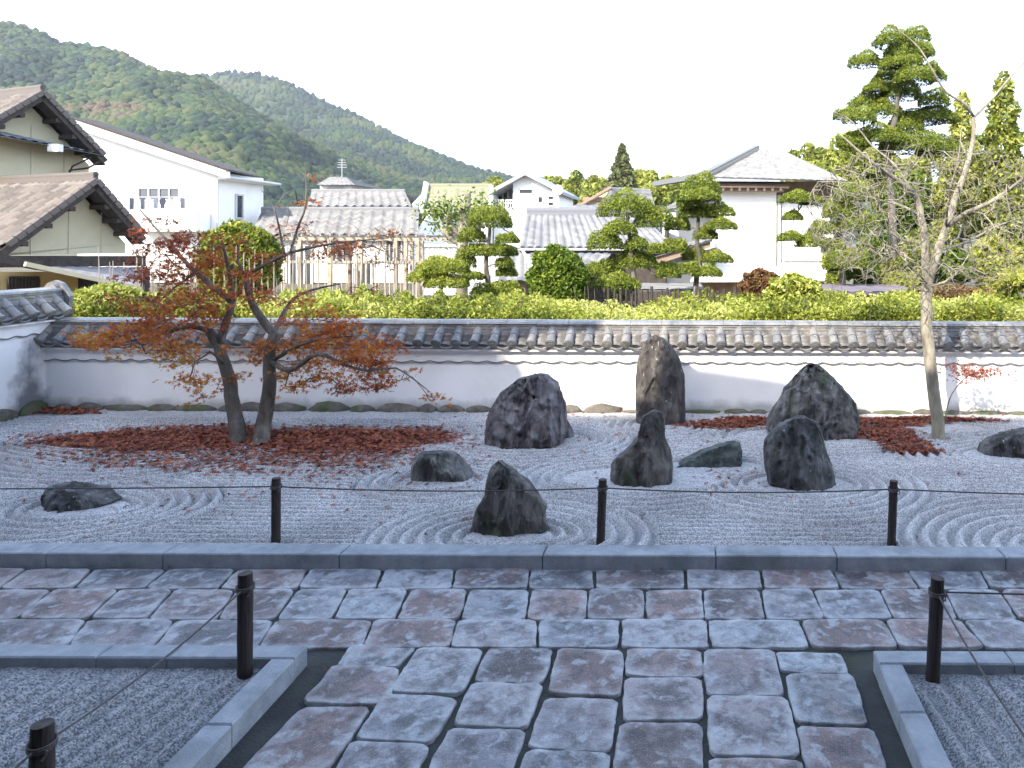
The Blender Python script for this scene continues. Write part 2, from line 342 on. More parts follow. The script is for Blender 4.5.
def flagmat():
    m = M_flag; m.use_nodes = True; t = m.node_tree; N = t.nodes; Lk = t.links; b = N['Principled BSDF']; b.inputs['Roughness'].default_value = 0.6
    a = N.new('ShaderNodeAttribute'); a.attribute_name = 'tint'
    rp = N.new('ShaderNodeValToRGB'); e = rp.color_ramp.elements; cs = [(0,(.05,.048,.055)),(.15,(.19,.125,.115)),(.33,(.20,.22,.25)),(.5,(.22,.145,.13)),(.64,(.07,.068,.078)),(.82,(.36,.40,.43)),(1,(.25,.17,.15))]
    e[0].color = _col(cs[0][1]); e[1].color = _col(cs[-1][1])
    for p, c in cs[1:-1]: q = e.new(p); q.color = _col(c)
    Lk.new(a.outputs['Fac'], rp.inputs[0]); out = rp.outputs[0]
    co = N.new('ShaderNodeTexCoord')
    def layer(sc, lo, hi, c, st, mode='MIX', det=6, dist=0.5):
        nonlocal out
        n = N.new('ShaderNodeTexNoise'); n.inputs['Scale'].default_value = sc; n.inputs['Detail'].default_value = det; n.inputs['Distortion'].default_value = dist; n.noise_dimensions = '4D'; n.inputs['W'].default_value = sc*3.1
        Lk.new(co.outputs['Object'], n.inputs['Vector']); r = N.new('ShaderNodeMapRange'); r.inputs[1].default_value = lo; r.inputs[2].default_value = hi; r.inputs[4].default_value = st
        Lk.new(n.outputs[0], r.inputs[0]); x = N.new('ShaderNodeMix'); x.data_type = 'RGBA'; x.blend_type = mode; x.inputs[7].default_value = _col(c); Lk.new(r.outputs[0], x.inputs[0]); Lk.new(out, x.inputs[6]); out = x.outputs[2]
    layer(5.5, .48, .60, (.032,.03,.036), .72); layer(12, .52, .62, (.46,.49,.52), .6, det=9); layer(3.2, .5, .7, (.30,.22,.20), .5); layer(11, .5, .62, (.08,.065,.065), .55, det=8, dist=1.2); layer(130, .5, .65, (.06,.06,.065), .45, det=3); layer(150, .55, .68, (.60,.60,.62), .35, det=3)
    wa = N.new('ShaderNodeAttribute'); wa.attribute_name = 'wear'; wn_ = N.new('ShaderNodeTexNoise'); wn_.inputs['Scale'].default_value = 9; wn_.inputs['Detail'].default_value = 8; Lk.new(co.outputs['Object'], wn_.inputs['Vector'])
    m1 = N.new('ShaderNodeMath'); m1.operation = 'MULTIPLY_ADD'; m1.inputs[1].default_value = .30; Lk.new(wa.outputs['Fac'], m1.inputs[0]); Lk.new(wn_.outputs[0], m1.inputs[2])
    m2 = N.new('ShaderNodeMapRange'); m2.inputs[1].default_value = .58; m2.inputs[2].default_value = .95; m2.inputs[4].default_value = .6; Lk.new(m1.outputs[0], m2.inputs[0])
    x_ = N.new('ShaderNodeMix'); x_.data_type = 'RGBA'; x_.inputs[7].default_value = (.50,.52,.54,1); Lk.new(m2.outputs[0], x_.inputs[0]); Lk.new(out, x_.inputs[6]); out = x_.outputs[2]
    Lk.new(out, b.inputs['Base Color'])
    n1 = N.new('ShaderNodeTexNoise'); n1.inputs['Scale'].default_value = 14; n1.inputs['Detail'].default_value = 10; n1.inputs['Roughness'].default_value = .7; Lk.new(co.outputs['Object'], n1.inputs['Vector'])
    bu = N.new('ShaderNodeBump'); bu.inputs['Strength'].default_value = .8; bu.inputs['Distance'].default_value = .03; Lk.new(n1.outputs[0], bu.inputs['Height']); Lk.new(bu.outputs[0], b.inputs['Normal'])
flagmat()
V = []; Fc = []; T = []; RIM = []
for qi, q in enumerate(quads):
    cs = [np.array(gnd(*p, 0.0))[:2] for p in q]; t = RNG.uniform(0, 1); n = 44; cen = sum(cs)/4
    per = []
    for i in range(n):
        th = 2*math.pi*i/n; cx, cy = math.cos(th), math.sin(th); k = 1/max(abs(cx), abs(cy)); pw = (abs(cx)**15+abs(cy)**15)**(-1/15.); u, v = cx*pw, cy*pw
        u, v = (u+1)/2, (1-v)/2
        p = cs[0]*(1-u)*(1-v)+cs[1]*u*(1-v)+cs[2]*u*v+cs[3]*(1-u)*v
        j = noise.noise(Vector((p[0]*9, p[1]*9, 3)))*0.016 + noise.noise(Vector((p[0]*30, p[1]*30, 7)))*0.007
        d = (p-cen)/np.linalg.norm(p-cen); per.append(p + d*(j*.75+0.010))
    zt = RNG.uniform(-0.004, 0.005); tilt = RNG.normal(size=2)*0.006; s = len(V)
    for (f, z) in ((1.0, -0.03), (1.0, -0.007), (0.99, -0.001), (0.96, 0), (0.7, .002), (0.35, .001)):
        for p in per:
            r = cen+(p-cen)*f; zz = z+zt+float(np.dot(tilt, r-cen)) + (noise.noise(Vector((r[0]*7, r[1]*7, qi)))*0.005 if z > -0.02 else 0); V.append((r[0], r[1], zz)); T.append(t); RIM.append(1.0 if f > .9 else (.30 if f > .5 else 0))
    V.append((cen[0], cen[1], zt+.001)); T.append(t); RIM.append(0)
    for k in range(5):
        for i in range(n): j = (i+1) % n; Fc.append((s+k*n+i, s+(k+1)*n+i, s+(k+1)*n+j, s+k*n+j))
    for i in range(n): Fc.append((s+5*n+i, s+6*n, s+5*n+(i+1) % n))
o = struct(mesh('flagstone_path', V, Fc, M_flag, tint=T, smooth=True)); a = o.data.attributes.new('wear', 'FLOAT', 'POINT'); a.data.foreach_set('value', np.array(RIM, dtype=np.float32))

# --- kerbs (real blocks with open joints)
def block(mb, x0, y0, x1, y1, z0, z1, bev=0.008, t=0.5):
    q = [(x0,y0),(x1,y0),(x1,y1),(x0,y1)]; i = [(x0+bev,y0+bev),(x1-bev,y0+bev),(x1-bev,y1-bev),(x0+bev,y1-bev)]
    vs = [(x, y, z0) for x, y in q]+[(x, y, z1-bev) for x, y in q]+[(x, y, z1) for x, y in i]
    fs = [(a+0, (a+1) % 4, (a+1) % 4+4, a+4) for a in range(4)]+[(a+4, (a+1) % 4+4, (a+1) % 4+8, a+8) for a in range(4)]+[(8,9,10,11)]
    mb.add(vs, fs, t)
b = MB(); yk0 = gnd(695, 570, 0).y; yk1 = yk0+0.19
jx = [-13, -11.2, -9.4, -7.6] + [gnd(p, 556, .105).x for p in (39, 158, 337, 542, 716, 837, 1005)] + [3.9, 5.2, 6.6, 8]
for i in range(len(jx)-1): block(b, jx[i]+.004, yk0, jx[i+1]-.004, yk1, -.04, .105+RNG.uniform(-.003,.003))
struct(b.build('kerb', M_gran))
b = MB(); XK = -2.18; yk = gnd(309, 645, .1).y
jl = [-9, -6.5, gnd(106, 650, .1).x, gnd(176, 650, .1).x, XK-.0]
for i in range(len(jl)-1): block(b, jl[i]+.003, yk-.13, jl[i+1]-.003, yk, -.04, .1)
yy = [yk-.134, gnd(210, 724, .1).y, 2.3, 1.4, .4]
for i in range(4): block(b, XK-.13, yy[i+1]+.003, XK, yy[i]-.003, -.04, .1)
struct(b.build('kerb', M_gran))
b = MB(); XR = 1.01; ykr = gnd(876, 650, .1).y; jr = [XR, 1.75, 2.6, 3.6, 5, 7]
for i in range(len(jr)-1): block(b, jr[i]+.003, ykr-.13, jr[i+1]-.003, ykr, -.04, .1)
yy = [ykr-.134, gnd(915, 712, .1).y, 2.2, 1.3, .4]
for i in range(4): block(b, XR, yy[i+1]+.003, XR+.13, yy[i]-.003, -.04, .1)
struct(b.build('kerb', M_gran))

# --- raked gravel garden: rings about the islands, straight lines elsewhere
# islands: centre px (x,y), radii (m), ring reach (m)
ISL = []
def isl(px, py, rx, ry, reach): p = gnd(px, py, GZ); ISL.append((p.x, p.y, rx, ry, reach))
isl(160, 441, 1.35, .40, 1.25); isl(345, 440, 1.75, .42, .75); isl(77, 508, .42, .22, .75); isl(529, 440, .72, .40, .75)
isl(440, 480, .40, .22, .42); isl(510, 535, .36, .20, .80); isl(645, 478, .80, .38, .60); isl(660, 425, .35, .3, .5); isl(712, 468, .55, .28, .45)
isl(818, 435, 1.0, .35, .5); isl(800, 484, .50, .28, .8); isl(905, 428, 1.0, .30, .5); isl(1012, 455, .55, .28, .7); isl(1055, 545, .25, .16, .95)
isl(740, 425, .45, .2, .45)
x0, x1, y0, y1 = XL-.15, 8.0, yk1-.01, YW+.12
nx, ny = 1100, 520
GX, GY = np.meshgrid(np.linspace(x0, x1, nx), np.linspace(y0, y1, ny))
def garden_z(GX, GY):
    PER = 0.088; PR = 0.125
    best = np.full(GX.shape, 1e9); ph = GY/PER*1.0 + 0.06*np.sin(GX*1.7); amp = np.full(GX.shape, 0.55)
    wob = 0.02*np.sin(GX*3+GY*2)
    for (cx, cy, rx, ry, reach) in ISL:
        ang = np.arctan2((GY-cy)/ry, (GX-cx)/rx); rr = np.sqrt(((GX-cx)/rx)**2+((GY-cy)/ry)**2)
        dist = np.sqrt((GX-cx)**2+(GY-cy)**2)*(1-1/np.maximum(rr, .3)) + wob
        s = dist - reach; m = (s < 0) & (s < best)
        best = np.where(m, s, best); ph = np.where(m, dist/PR, ph)
        amp = np.where(m, np.clip((dist+.02)/.04, 0, 1)*1.0, amp)
    back = np.clip((YW-.42-GY)/.06, 0, 1)
    sw = 0.5-0.5*np.cos(2*math.pi*ph); sw = np.clip(sw, 0, 1)**.8
    n1 = 0.004*np.sin(GX*23.1+GY*17.7)*np.sin(GY*31.3-GX*11.9)
    return GZ + (sw-.75)*0.088*amp*back + n1
ZZ = garden_z(GX, GY) + RNG.normal(size=GX.shape)*0.0008
idx = np.arange(nx*ny).reshape(ny, nx)
struct(mesh('raked_gravel', np.stack([GX.ravel(), GY.ravel(), ZZ.ravel()], 1), np.stack([idx[:-1,:-1], idx[:-1,1:], idx[1:,1:], idx[1:,:-1]], -1).reshape(-1, 4), M_gravel, smooth=True))
# near beds
def bed(xa, xb, ya, yb, nx, ny, cv):
    GX, GY = np.meshgrid(np.linspace(xa, xb, nx), np.linspace(ya, yb, ny))
    ph = (GX + cv*(GY-3.2)**2*0.12)/0.118; s = 0.5-0.5*np.cos(2*math.pi*ph)
    Z = 0.04+(s-.5)*0.042*np.clip((yb-GY)/.25, 0, 1)+.003*np.sin(GX*21+GY*13)+RNG.normal(size=GX.shape)*.0007
    idx = np.arange(nx*ny).reshape(ny, nx)
    struct(mesh('gravel_bed', np.stack([GX.ravel(), GY.ravel(), Z.ravel()], 1), np.stack([idx[:-1,:-1], idx[:-1,1:], idx[1:,1:], idx[1:,:-1]], -1).reshape(-1, 4), M_gravel2, smooth=True))
bed(-6, XK-.12, .4, yk-.12, 420, 380, -1); bed(XR+.12, 5, .4, ykr-.12, 380, 380, 1)

# ================================================================== GARDEN WALLS
M_plas = bpy.data.materials.new('plaster'); 
def plaster():
    m = M_plas; m.use_nodes = True; t = m.node_tree; N = t.nodes; Lk = t.links; b = N['Principled BSDF']; b.inputs['Roughness'].default_value = .9; b.inputs['Specular IOR Level'].default_value = .1
    co = N.new('ShaderNodeTexCoord'); n = N.new('ShaderNodeTexNoise'); n.inputs['Scale'].default_value = 1.1; n.inputs['Detail'].default_value = 8; Lk.new(co.outputs['Object'], n.inputs['Vector'])
    rp = N.new('ShaderNodeValToRGB'); e = rp.color_ramp.elements; e[0].position = .3; e[0].color = (.74,.73,.72,1); e[1].position = .62; e[1].color = (.86,.85,.84,1); Lk.new(n.outputs[0], rp.inputs[0])
    # grime that climbs from the stones, uneven
    sp = N.new('ShaderNodeSeparateXYZ'); Lk.new(co.outputs['Object'], sp.inputs[0]); n2 = N.new('ShaderNodeTexNoise'); n2.inputs['Scale'].default_value = 5; n2.inputs['Detail'].default_value = 8; Lk.new(co.outputs['Object'], n2.inputs['Vector'])
    a = N.new('ShaderNodeMath'); a.operation = 'MULTIPLY_ADD'; a.inputs[1].default_value = .22; Lk.new(n2.outputs[0], a.inputs[0]); 
    mz = N.new('ShaderNodeMath'); mz.operation = 'SUBTRACT'; mz.inputs[0].default_value = .14; Lk.new(sp.outputs[2], mz.inputs[1]); Lk.new(mz.outputs[0], a.inputs[2])
    r = N.new('ShaderNodeMapRange'); r.inputs[1].default_value = 0; r.inputs[2].default_value = .12; r.inputs[4].default_value = .6; Lk.new(a.outputs[0], r.inputs[0])
    x = N.new('ShaderNodeMix'); x.data_type = 'RGBA'; x.inputs[7].default_value = (.20,.20,.19,1); Lk.new(r.outputs[0], x.inputs[0]); Lk.new(rp.outputs[0], x.inputs[6])
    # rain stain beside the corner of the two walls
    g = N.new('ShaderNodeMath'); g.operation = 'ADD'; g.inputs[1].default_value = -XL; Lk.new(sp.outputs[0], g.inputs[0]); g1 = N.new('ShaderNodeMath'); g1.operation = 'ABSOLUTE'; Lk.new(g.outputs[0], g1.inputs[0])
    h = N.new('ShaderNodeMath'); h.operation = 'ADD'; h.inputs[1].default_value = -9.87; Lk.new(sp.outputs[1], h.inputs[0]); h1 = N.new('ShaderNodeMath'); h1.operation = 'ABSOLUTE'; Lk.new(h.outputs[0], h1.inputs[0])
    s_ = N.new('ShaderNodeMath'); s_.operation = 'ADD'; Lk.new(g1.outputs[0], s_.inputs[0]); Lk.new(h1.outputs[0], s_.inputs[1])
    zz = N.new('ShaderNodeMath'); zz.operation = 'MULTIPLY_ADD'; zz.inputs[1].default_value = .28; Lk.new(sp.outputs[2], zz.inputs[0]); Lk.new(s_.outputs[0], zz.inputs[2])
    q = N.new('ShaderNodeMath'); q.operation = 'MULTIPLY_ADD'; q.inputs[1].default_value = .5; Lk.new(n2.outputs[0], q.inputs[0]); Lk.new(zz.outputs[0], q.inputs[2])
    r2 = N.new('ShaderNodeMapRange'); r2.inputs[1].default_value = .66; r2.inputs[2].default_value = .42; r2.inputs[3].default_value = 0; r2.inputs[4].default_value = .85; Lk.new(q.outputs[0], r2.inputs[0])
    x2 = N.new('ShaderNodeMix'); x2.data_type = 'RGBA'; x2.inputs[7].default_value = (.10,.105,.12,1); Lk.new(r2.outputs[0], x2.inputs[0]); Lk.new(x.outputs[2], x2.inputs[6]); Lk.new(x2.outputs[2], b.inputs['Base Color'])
    n3 = N.new('ShaderNodeTexNoise'); n3.inputs['Scale'].default_value = 12; n3.inputs['Detail'].default_value = 10; Lk.new(co.outputs['Object'], n3.inputs['Vector'])
    bu = N.new('ShaderNodeBump'); bu.inputs['Strength'].default_value = .25; bu.inputs['Distance'].default_value = .02; Lk.new(n3.outputs[0], bu.inputs['Height']); Lk.new(bu.outputs[0], b.inputs['Normal'])
plaster()
M_tile = mat('garden_wall_tile', [(.11,.115,.125), (.26,.25,.24)], 4, .38, .25, 40, spec=.6, extra=[((.38,.34,.28), 1.6, .48, .66, .6), ((.07,.07,.07), 9, .55, .7, .7), ((.5,.5,.48), 22, .6, .7, .5)])
M_tiled = mat('tile_bed', [(.09,.09,.095), (.19,.18,.17)], 5, .5, spec=.5)
M_hem_shade = mat('scalloped_shade_line', [(.10,.10,.11), (.16,.16,.16)], 5, .7)
def rockmesh(cen, rx, ry, rz, seed, sub=3, sharp=.35):
    v, f = ico(sub); out = []
    for p in v:
        P = Vector(p); n = noise.noise(P*1.3+Vector((seed*7.1, 0, 0)))*sharp + noise.noise(P*3.1+Vector((0, seed*3.3, 0)))*sharp*.4
        k = 1+n; out.append((cen[0]+p[0]*rx*k, cen[1]+p[1]*ry*k, cen[2]+p[2]*rz*k))
    return out, f
M_bstone = mat('foundation_stone', [(.06,.055,.05), (.20,.18,.15)], 6, .9, .6, 25, extra=[((.07,.10,.035), 3, .5, .62, .75)])
def garden_wall(root, o, dx, dn, length, z_eave, z_ridge, ends=None, scale=1.0, rx0=0):
    """o: start of the wall face on plan, dx: direction along, dn: outward normal (garden side)"""
    o, dx, dn = Vector(o), Vector(dx), Vector(dn); up = Vector((0, 0, 1)); W = .30
    P = lambda s, n, z: o + dx*s + dn*n + up*z
    b = MB(); zt = z_eave+.02
    # plaster core as a grid with slight unevenness
    b.prism([P(0, 0, GZ-.1), P(length, 0, GZ-.1), P(length, 0, zt), P(0, 0, zt)], -dn*W)
    part(b.build('plaster_panel', M_plas), root)
    # upper cove, proud of the panel, with scalloped hem
    zc = z_eave-.195; b = MB(); n = 300; pts = []
    k = int(length/.03)
    for i in range(k+1):
        s = length*i/k; wv = .030*abs(math.sin(math.pi*s/TS))
        pts.append((s, zc-wv))
    for i in range(k):
        (s0, a), (s1, c) = pts[i], pts[i+1]
        b.add([P(s0,.022,a),P(s1,.022,c),P(s1,.03,zt-.03),P(s0,.03,zt-.03),P(s0,.002,a),P(s1,.002,c)], [(0,1,2,3),(0,4,5,1)])
    part(b.build('plaster_cove', M_plas), root)
    b = MB(); b.tube([P(s, .028, z-.004) for s, z in pts[::2]], .007, 5); part(b.build('scalloped_shade_line', M_hem_shade), root)  # dark tube drawn along the hem in place of its shadow
    # eave board + flat tiles + round tiles
    half = W/2; yc = -half; ze = z_eave+.01; zr = z_ridge-.165
    for sgn in (1, -1):
        e = yc+sgn*(half+.13); r = yc+sgn*.10
        A = [P(0, r, zr), P(length, r, zr), P(0, e, ze), P(length, e, ze)]
        if sgn < 0: A = [A[1], A[0], A[3], A[2]]
        V, Fc, t = tile_sheet(*A, tw=TS, th=.07, amp=-.022, lift=.022, thick=.07); part(mesh('flat_tiles', V, Fc, M_tiled, tint=t), root)
        b = MB(); s = TS*.5+rx0
        while s < length-.04:
            j = random.uniform(-.008, .008)
            p0 = P(s, r-sgn*.02, zr+.045); p1 = P(s+j, e+sgn*.02, ze+.04+j*.4); d = (p1-p0); L_ = d.length; d.normalize()
            c = 2
            for q in range(c): b.tube([p0+d*(L_*q/c+(.006 if q else 0)), p0+d*(L_*(q+1)/c)], [.059, .063], 14)
            b.tube([p1-d*.012, p1+d*.012], .070, 18); b.tube([p1+d*.012, p1+d*.018], .055, 16); b.tube([p1+d*.018, p1+d*.024], .024, 12)
            # curved edge tile between
            s2 = s+TS/2; m_ = [P(s2+x, e+sgn*.012, ze-.012-.022*math.cos(x/TS*math.pi*1.6)) for x in (-.08,-.04,0,.04,.08)]
            b.tube(m_, .013, 5)
            s += TS
        part(b.build('round_tiles', M_tile, smooth=False), root)
        b = MB(); b.prism([P(0, e-sgn*.03, ze-.075), P(length, e-sgn*.03, ze-.075), P(length, e-sgn*.03, ze-.055), P(0, e-sgn*.03, ze-.055)], -dn*sgn*.12); part(b.build('eave_board', M_plas), root)
    # ridge stack: three flat courses and a rounded cap
    b = MB()
    for k, (hw, za, zb) in enumerate(((.15, zr-.02, zr+.045), (.13, zr+.045, zr+.085), (.118, zr+.085, zr+.12))):
        s = 0
        while s < length:
            l = min(.38, length-s); g = random.uniform(-.003, .003)
            b.prism([P(s+.0015, yc+hw+g, za), P(s+l-.0015, yc+hw+g, za), P(s+l-.0015, yc+hw+g, zb-.006), P(s+.0015, yc+hw+g, zb-.006)], -dn*(2*hw)); s += l
    part(b.build('ridge_courses', M_tile), root)
    b = MB(); s = 0
    while s < length:
        l = min(.42, length-s); pr = [(yc+.135, zr+.118), (yc+.12, zr+.145), (yc+.05, zr+.165), (yc-.05, zr+.165), (yc-.12, zr+.145), (yc-.135, zr+.118)]
        b.prism([P(s+.002, n_, z+random.uniform(-.002,.002)) for n_, z in pr], dx*(l-.004)); s += l
    part(b.build('ridge_cap', M_tile), root)
TS = .252
w1 = thing('garden_wall', 'long white plaster wall with grey tile coping running along the back of the garden', 'wall', 'garden walls', (0, YW, 0))
garden_wall(w1, (XL-.1, YW, 0), (1,0,0), (0,-1,0), 17, .965, 1.30)
w2 = thing('garden_wall', 'shorter higher white wall with bluish tile coping at the left edge, meeting the long wall', 'wall', 'garden walls', (XL, 8, 0))
garden_wall(w2, (XL, YW+.28, 0), (0,-1,0), (1,0,0), 6.5, 1.33, 1.71)
# end ornament of the higher ridge
b = MB(); c = Vector((XL-.15, YW+.30, 1.63))
b.prism([c+Vector((x, 0, z)) for x, z in ((-.2,-.2),(.2,-.2),(.22,-.05),(.15,.06),(.1,.13),(0,.17),(-.1,.13),(-.15,.06),(-.22,-.05))], (0,.07,0)); b.tube([c+Vector((0,-.07,.04)), c+Vector((0,0,.04))], .09, 14); part(b.build('ridge_end_tile', M_tile), w2)
# foundation stones
s = XL+.1
while s < 7.8:
    l = random.uniform(.25, .6); h = random.uniform(.07, .12) if s < -1 else random.uniform(.03, .055)
    v, f = rockmesh((s+l/2, YW-.01, GZ), l/2*1.0, .09, h, s, 2, .25)
    part(mesh('foundation_stone', v, f, M_bstone), w1); s += l*.98
s = YW
while s > 7:
    l = random.uniform(.25, .5); v, f = rockmesh((XL+.01, s-l/2, GZ), .09, l/2, random.uniform(.12, .17), s, 2, .25)
    part(mesh('foundation_stone', v, f, M_bstone), w2); s -= l*.98

# ================================================================== ROCKS
def rmat(name, cols, extra, bs=13): return mat(name, cols, 7, .8, 2.2, bs, extra=extra, stretch=(1,1,.36), spec=.4, detail=12, pos=[.40,.5,.60])
MOSS = (.045,.065,.02); LICH = (.42,.43,.42)
M_r = {
 'brown': rmat('brown_rock', [(.035,.031,.033),(.10,.088,.093),(.20,.185,.185)], [((.26,.25,.26), 3.5, .52, .68, .6), ((.02,.02,.02), 6, .55, .68, .7), ((.10,.14,.10), 1.7, .6, .7, .5)]),
 'tall': rmat('dark_tall_rock', [(.035,.033,.032),(.07,.062,.058),(.12,.11,.10)], [(LICH, 45, .66, .70, .9), (MOSS, 3, .55, .7, .5), ((.02,.02,.02), 7, .55, .7, .6)]),
 'mid': rmat('grey_brown_rock', [(.028,.027,.026),(.075,.068,.062),(.14,.128,.115)], [((.22,.21,.2), 9, .6, .72, .6), (MOSS, 4, .6, .7, .5), (LICH, 55, .68, .72, .8)]),
 'moss': rmat('mossy_rock', [(.035,.035,.034),(.095,.094,.09),(.18,.178,.17)], [(MOSS, 3.4, .52, .66, .65), ((.26,.26,.27), 7, .56, .68, .5), ((.02,.02,.02), 6, .55, .7, .6)]),
 'dark': rmat('dark_rock', [(.024,.024,.025),(.06,.06,.06),(.12,.12,.12)], [(LICH, 38, .67, .71, .85), ((.05,.055,.03), 3, .55, .68, .6)]),
 'green': rmat('greenish_rock', [(.03,.037,.034),(.065,.08,.072),(.11,.13,.12)], [((.03,.03,.03), 6, .5, .7, .6)])}
def rock(outline, ybase, m, label, depth=.75, seed=1, off=(460,310), sc=3.073, facet=.10, lean=0.0, name='rock'):
    pts = [(off[0]+x/sc, off[1]+y/sc) for x, y in outline]
    base = gnd(sum(p[0] for p in pts)/len(pts), ybase, GZ); Yc = base.y + .18
    w3 = [at(px, py, Yc) for px, py in pts]; xs = [p.x for p in w3]; zs = [p.z for p in w3]
    zlo, zhi = min(zs)-.08, max(zs)
    poly = [(p.x, p.z) for p in w3]; n = len(poly)
    nr, ns = 84, 132; rr_ = random.Random(seed*13+1)
    PL = []
    for _ in range(26):
        a_ = rr_.uniform(-1.15, 1.15)+(0 if rr_.random() < .75 else math.pi); e_ = rr_.uniform(-.12, .75); PL.append((Vector((math.sin(a_)*math.cos(e_), -math.cos(a_)*math.cos(e_), math.sin(e_))), rr_.uniform(.62, .92)))
    zc_ = (zlo+zhi)/2; hz_ = (zhi-zlo)/2; hD = depth*(max(xs)-min(xs))*.5
    V = []; Fc = []; cx0 = (min(xs)+max(xs))/2; wmax = max(xs)-min(xs)
    for r in range(nr):
        f = r/(nr-1); f = 1-(1-f)**1.25; z = zlo+(zhi-zlo)*f; zq = min(max(z, min(zs)+.012), zhi-.004)
        ix = []
        for i in range(n):
            (xa, za), (xb, zb) = poly[i], poly[(i+1) % n]
            if (za > zq) != (zb > zq): ix.append(xa+(xb-xa)*(zq-za)/(zb-za))
        lo, hi = min(ix), max(ix); c = (lo+hi)/2; hw = (hi-lo)/2; hd = depth*wmax*.5*(1-.55*f**2)*min(1, (hw/(wmax*.5))**.6+.05)
        for k in range(ns):
            a = 2*math.pi*k/ns; ca, sa = math.cos(a), math.sin(a); pw = (abs(ca)**2.8+abs(sa)**2.8)**(-1/2.8)
            x, y = c+ca*pw*hw, Yc+sa*pw*hd + lean*(z-zlo)
            q = Vector((x*2.6+seed*5, y*2.6, z*1.9)); side = abs(sa)
            d = noise.noise(q)*facet*1.6*wmax + (abs(noise.noise(q*2.3))-.2)*facet*1.1*wmax + (.3-abs(noise.noise(q*5)))*facet*.9*wmax + (.25-abs(noise.noise(Vector((q.x*11, q.y*11, q.z*4)))))*facet*.5*wmax
            kx = .22
            y += sa*d*1.0
            pn = Vector(((x-cx0)/(wmax*.5), (y-Yc)/hD, (z-zc_)/hz_)); p0_ = pn.copy()
            for nn, hh in PL:
                dd = pn.dot(nn)-hh
                if dd > 0: pn = pn - nn*dd*.92
            y = Yc + pn.y*hD; x += (pn.x-p0_.x)*wmax*.5*.25*abs(sa) + ca*d*kx
            y -= (max(0, .16-abs(noise.noise(Vector((x*6+seed, y*4, z*1.5)))))*-.42 + max(0,.12-abs(noise.noise(Vector((x*13+seed, y*8, z*5+x*6)))))*-.22 + noise.noise(Vector((x*17, y*9+seed, z*11)))*.03)*min(1.0, wmax)*(-1 if sa < 0 else 1)*abs(sa)
            V.append((x, y, z+ noise.noise(q*3.7)*.02*(f < .9)))
    for r in range(nr-1):
        for k in range(ns): j = (k+1) % ns; Fc.append((r*ns+k, r*ns+j, (r+1)*ns+j, (r+1)*ns+k))
    V.append(tuple(np.mean(np.array(V[-ns:]), axis=0)+np.array([0, 0, -.004]))); t = len(V)-1
    for k in range(ns): Fc.append(((nr-1)*ns+k, (nr-1)*ns+(k+1) % ns, t))
    o = mesh(name, V, Fc, m, smooth=True, loc=(base.x, Yc, GZ))
    me = o.data
    tag(o, label, 'rock', 'standing stones of the rock garden'); return o
O6 = dict(off=(240,300), sc=2.952); O8 = dict(off=(740,300), sc=2.954); O5 = dict(off=(0,280), sc=2.742)
rock([(118,590),(120,570),(150,562),(180,566),(200,553),(225,562),(250,572),(280,576),(300,592),(314,606),(300,618),(250,625),(200,632),(140,634),(125,620)], 510, M_r['dark'], 'low flat dark rock lying alone in the gravel near the left edge', .8, 3, facet=.07, **O5)
rock([(75,415),(76,380),(78,340),(95,300),(130,250),(180,210),(230,195),(270,197),(295,222),(308,250),(320,280),(325,330),(328,370),(318,402),(300,408),(245,427),(100,421)], 447, M_r['brown'], 'broad rounded brown boulder with pale vertical streaks in front of the back wall', .6, 8)
rock([(296,400),(298,365),(310,340),(325,330),(338,350),(347,372),(348,395),(330,403)], 441, M_r['brown'], 'small brown stone leaning against the right side of the broad brown boulder', .8, 4)
rock([(543,352),(538,270),(540,200),(548,150),(565,105),(580,84),(600,77),(625,85),(650,108),(675,150),(690,200),(693,270),(694,330),(693,365),(650,362),(580,358)], 426, M_r['tall'], 'tallest upright dark standing stone with rounded top rising above the wall coping', .45, 5, facet=.06)
rock([(463,545),(463,510),(467,474),(484,448),(505,440),(527,412),(543,395),(554,365),(560,330),(590,310),(620,315),(628,350),(632,390),(645,430),(651,480),(650,540),(630,555),(530,553),(500,548)], 487, M_r['mid'], 'pointed grey brown rock with a low left shoulder in front of the tallest stone', .6, 6)
def wedge(label):
    import bmesh
    pts = [(676,470),(690,462),(708,454.5),(722,450),(737,446.5),(741.5,449),(742,458),(741.5,470),(712,471)]; Y_ = gnd(712, 470, GZ).y+.08; base = at(710, 470, Y_)
    p3 = [at(x, y, Y_)-base for x, y in pts]; m = MB(); n = len(p3)
    fr = [Vector((p.x, p.y+max(0, p.z)*.35, p.z)) for p in p3]; mid = [Vector((p.x*.98, .17, p.z*.97)) for p in p3]; bk = [Vector((p.x*.9, .34, p.z*.9-.02)) for p in p3]
    m.add(fr+mid+bk, [tuple(range(n-1, -1, -1)), tuple(range(2*n, 3*n))]+[(i, (i+1) % n, (i+1) % n+n, i+n) for i in range(n)]+[(i+n, (i+1) % n+n, (i+1) % n+2*n, i+2*n) for i in range(n)])
    o = mesh('rock', m.V, m.F, M_r['green'], loc=None); o.location = (base.x, base.y, GZ-.01)
    bm = bmesh.new(); bm.from_mesh(o.data); bmesh.ops.triangulate(bm, faces=bm.faces[:])
    for _ in range(3): bmesh.ops.subdivide_edges(bm, edges=bm.edges[:], cuts=1, use_grid_fill=True)
    bm.normal_update()
    for v in bm.verts:
        c = v.co; d = noise.noise(Vector((c.x*5, c.y*14, c.z*16)))*.022+noise.noise(c*26)*.010; v.co += v.normal*d
    bm.to_mesh(o.data); bm.free(); return tag(o, label, 'rock', 'standing stones of the rock garden')
wedge('long low wedge shaped greenish stone lying beside the pointed rock')
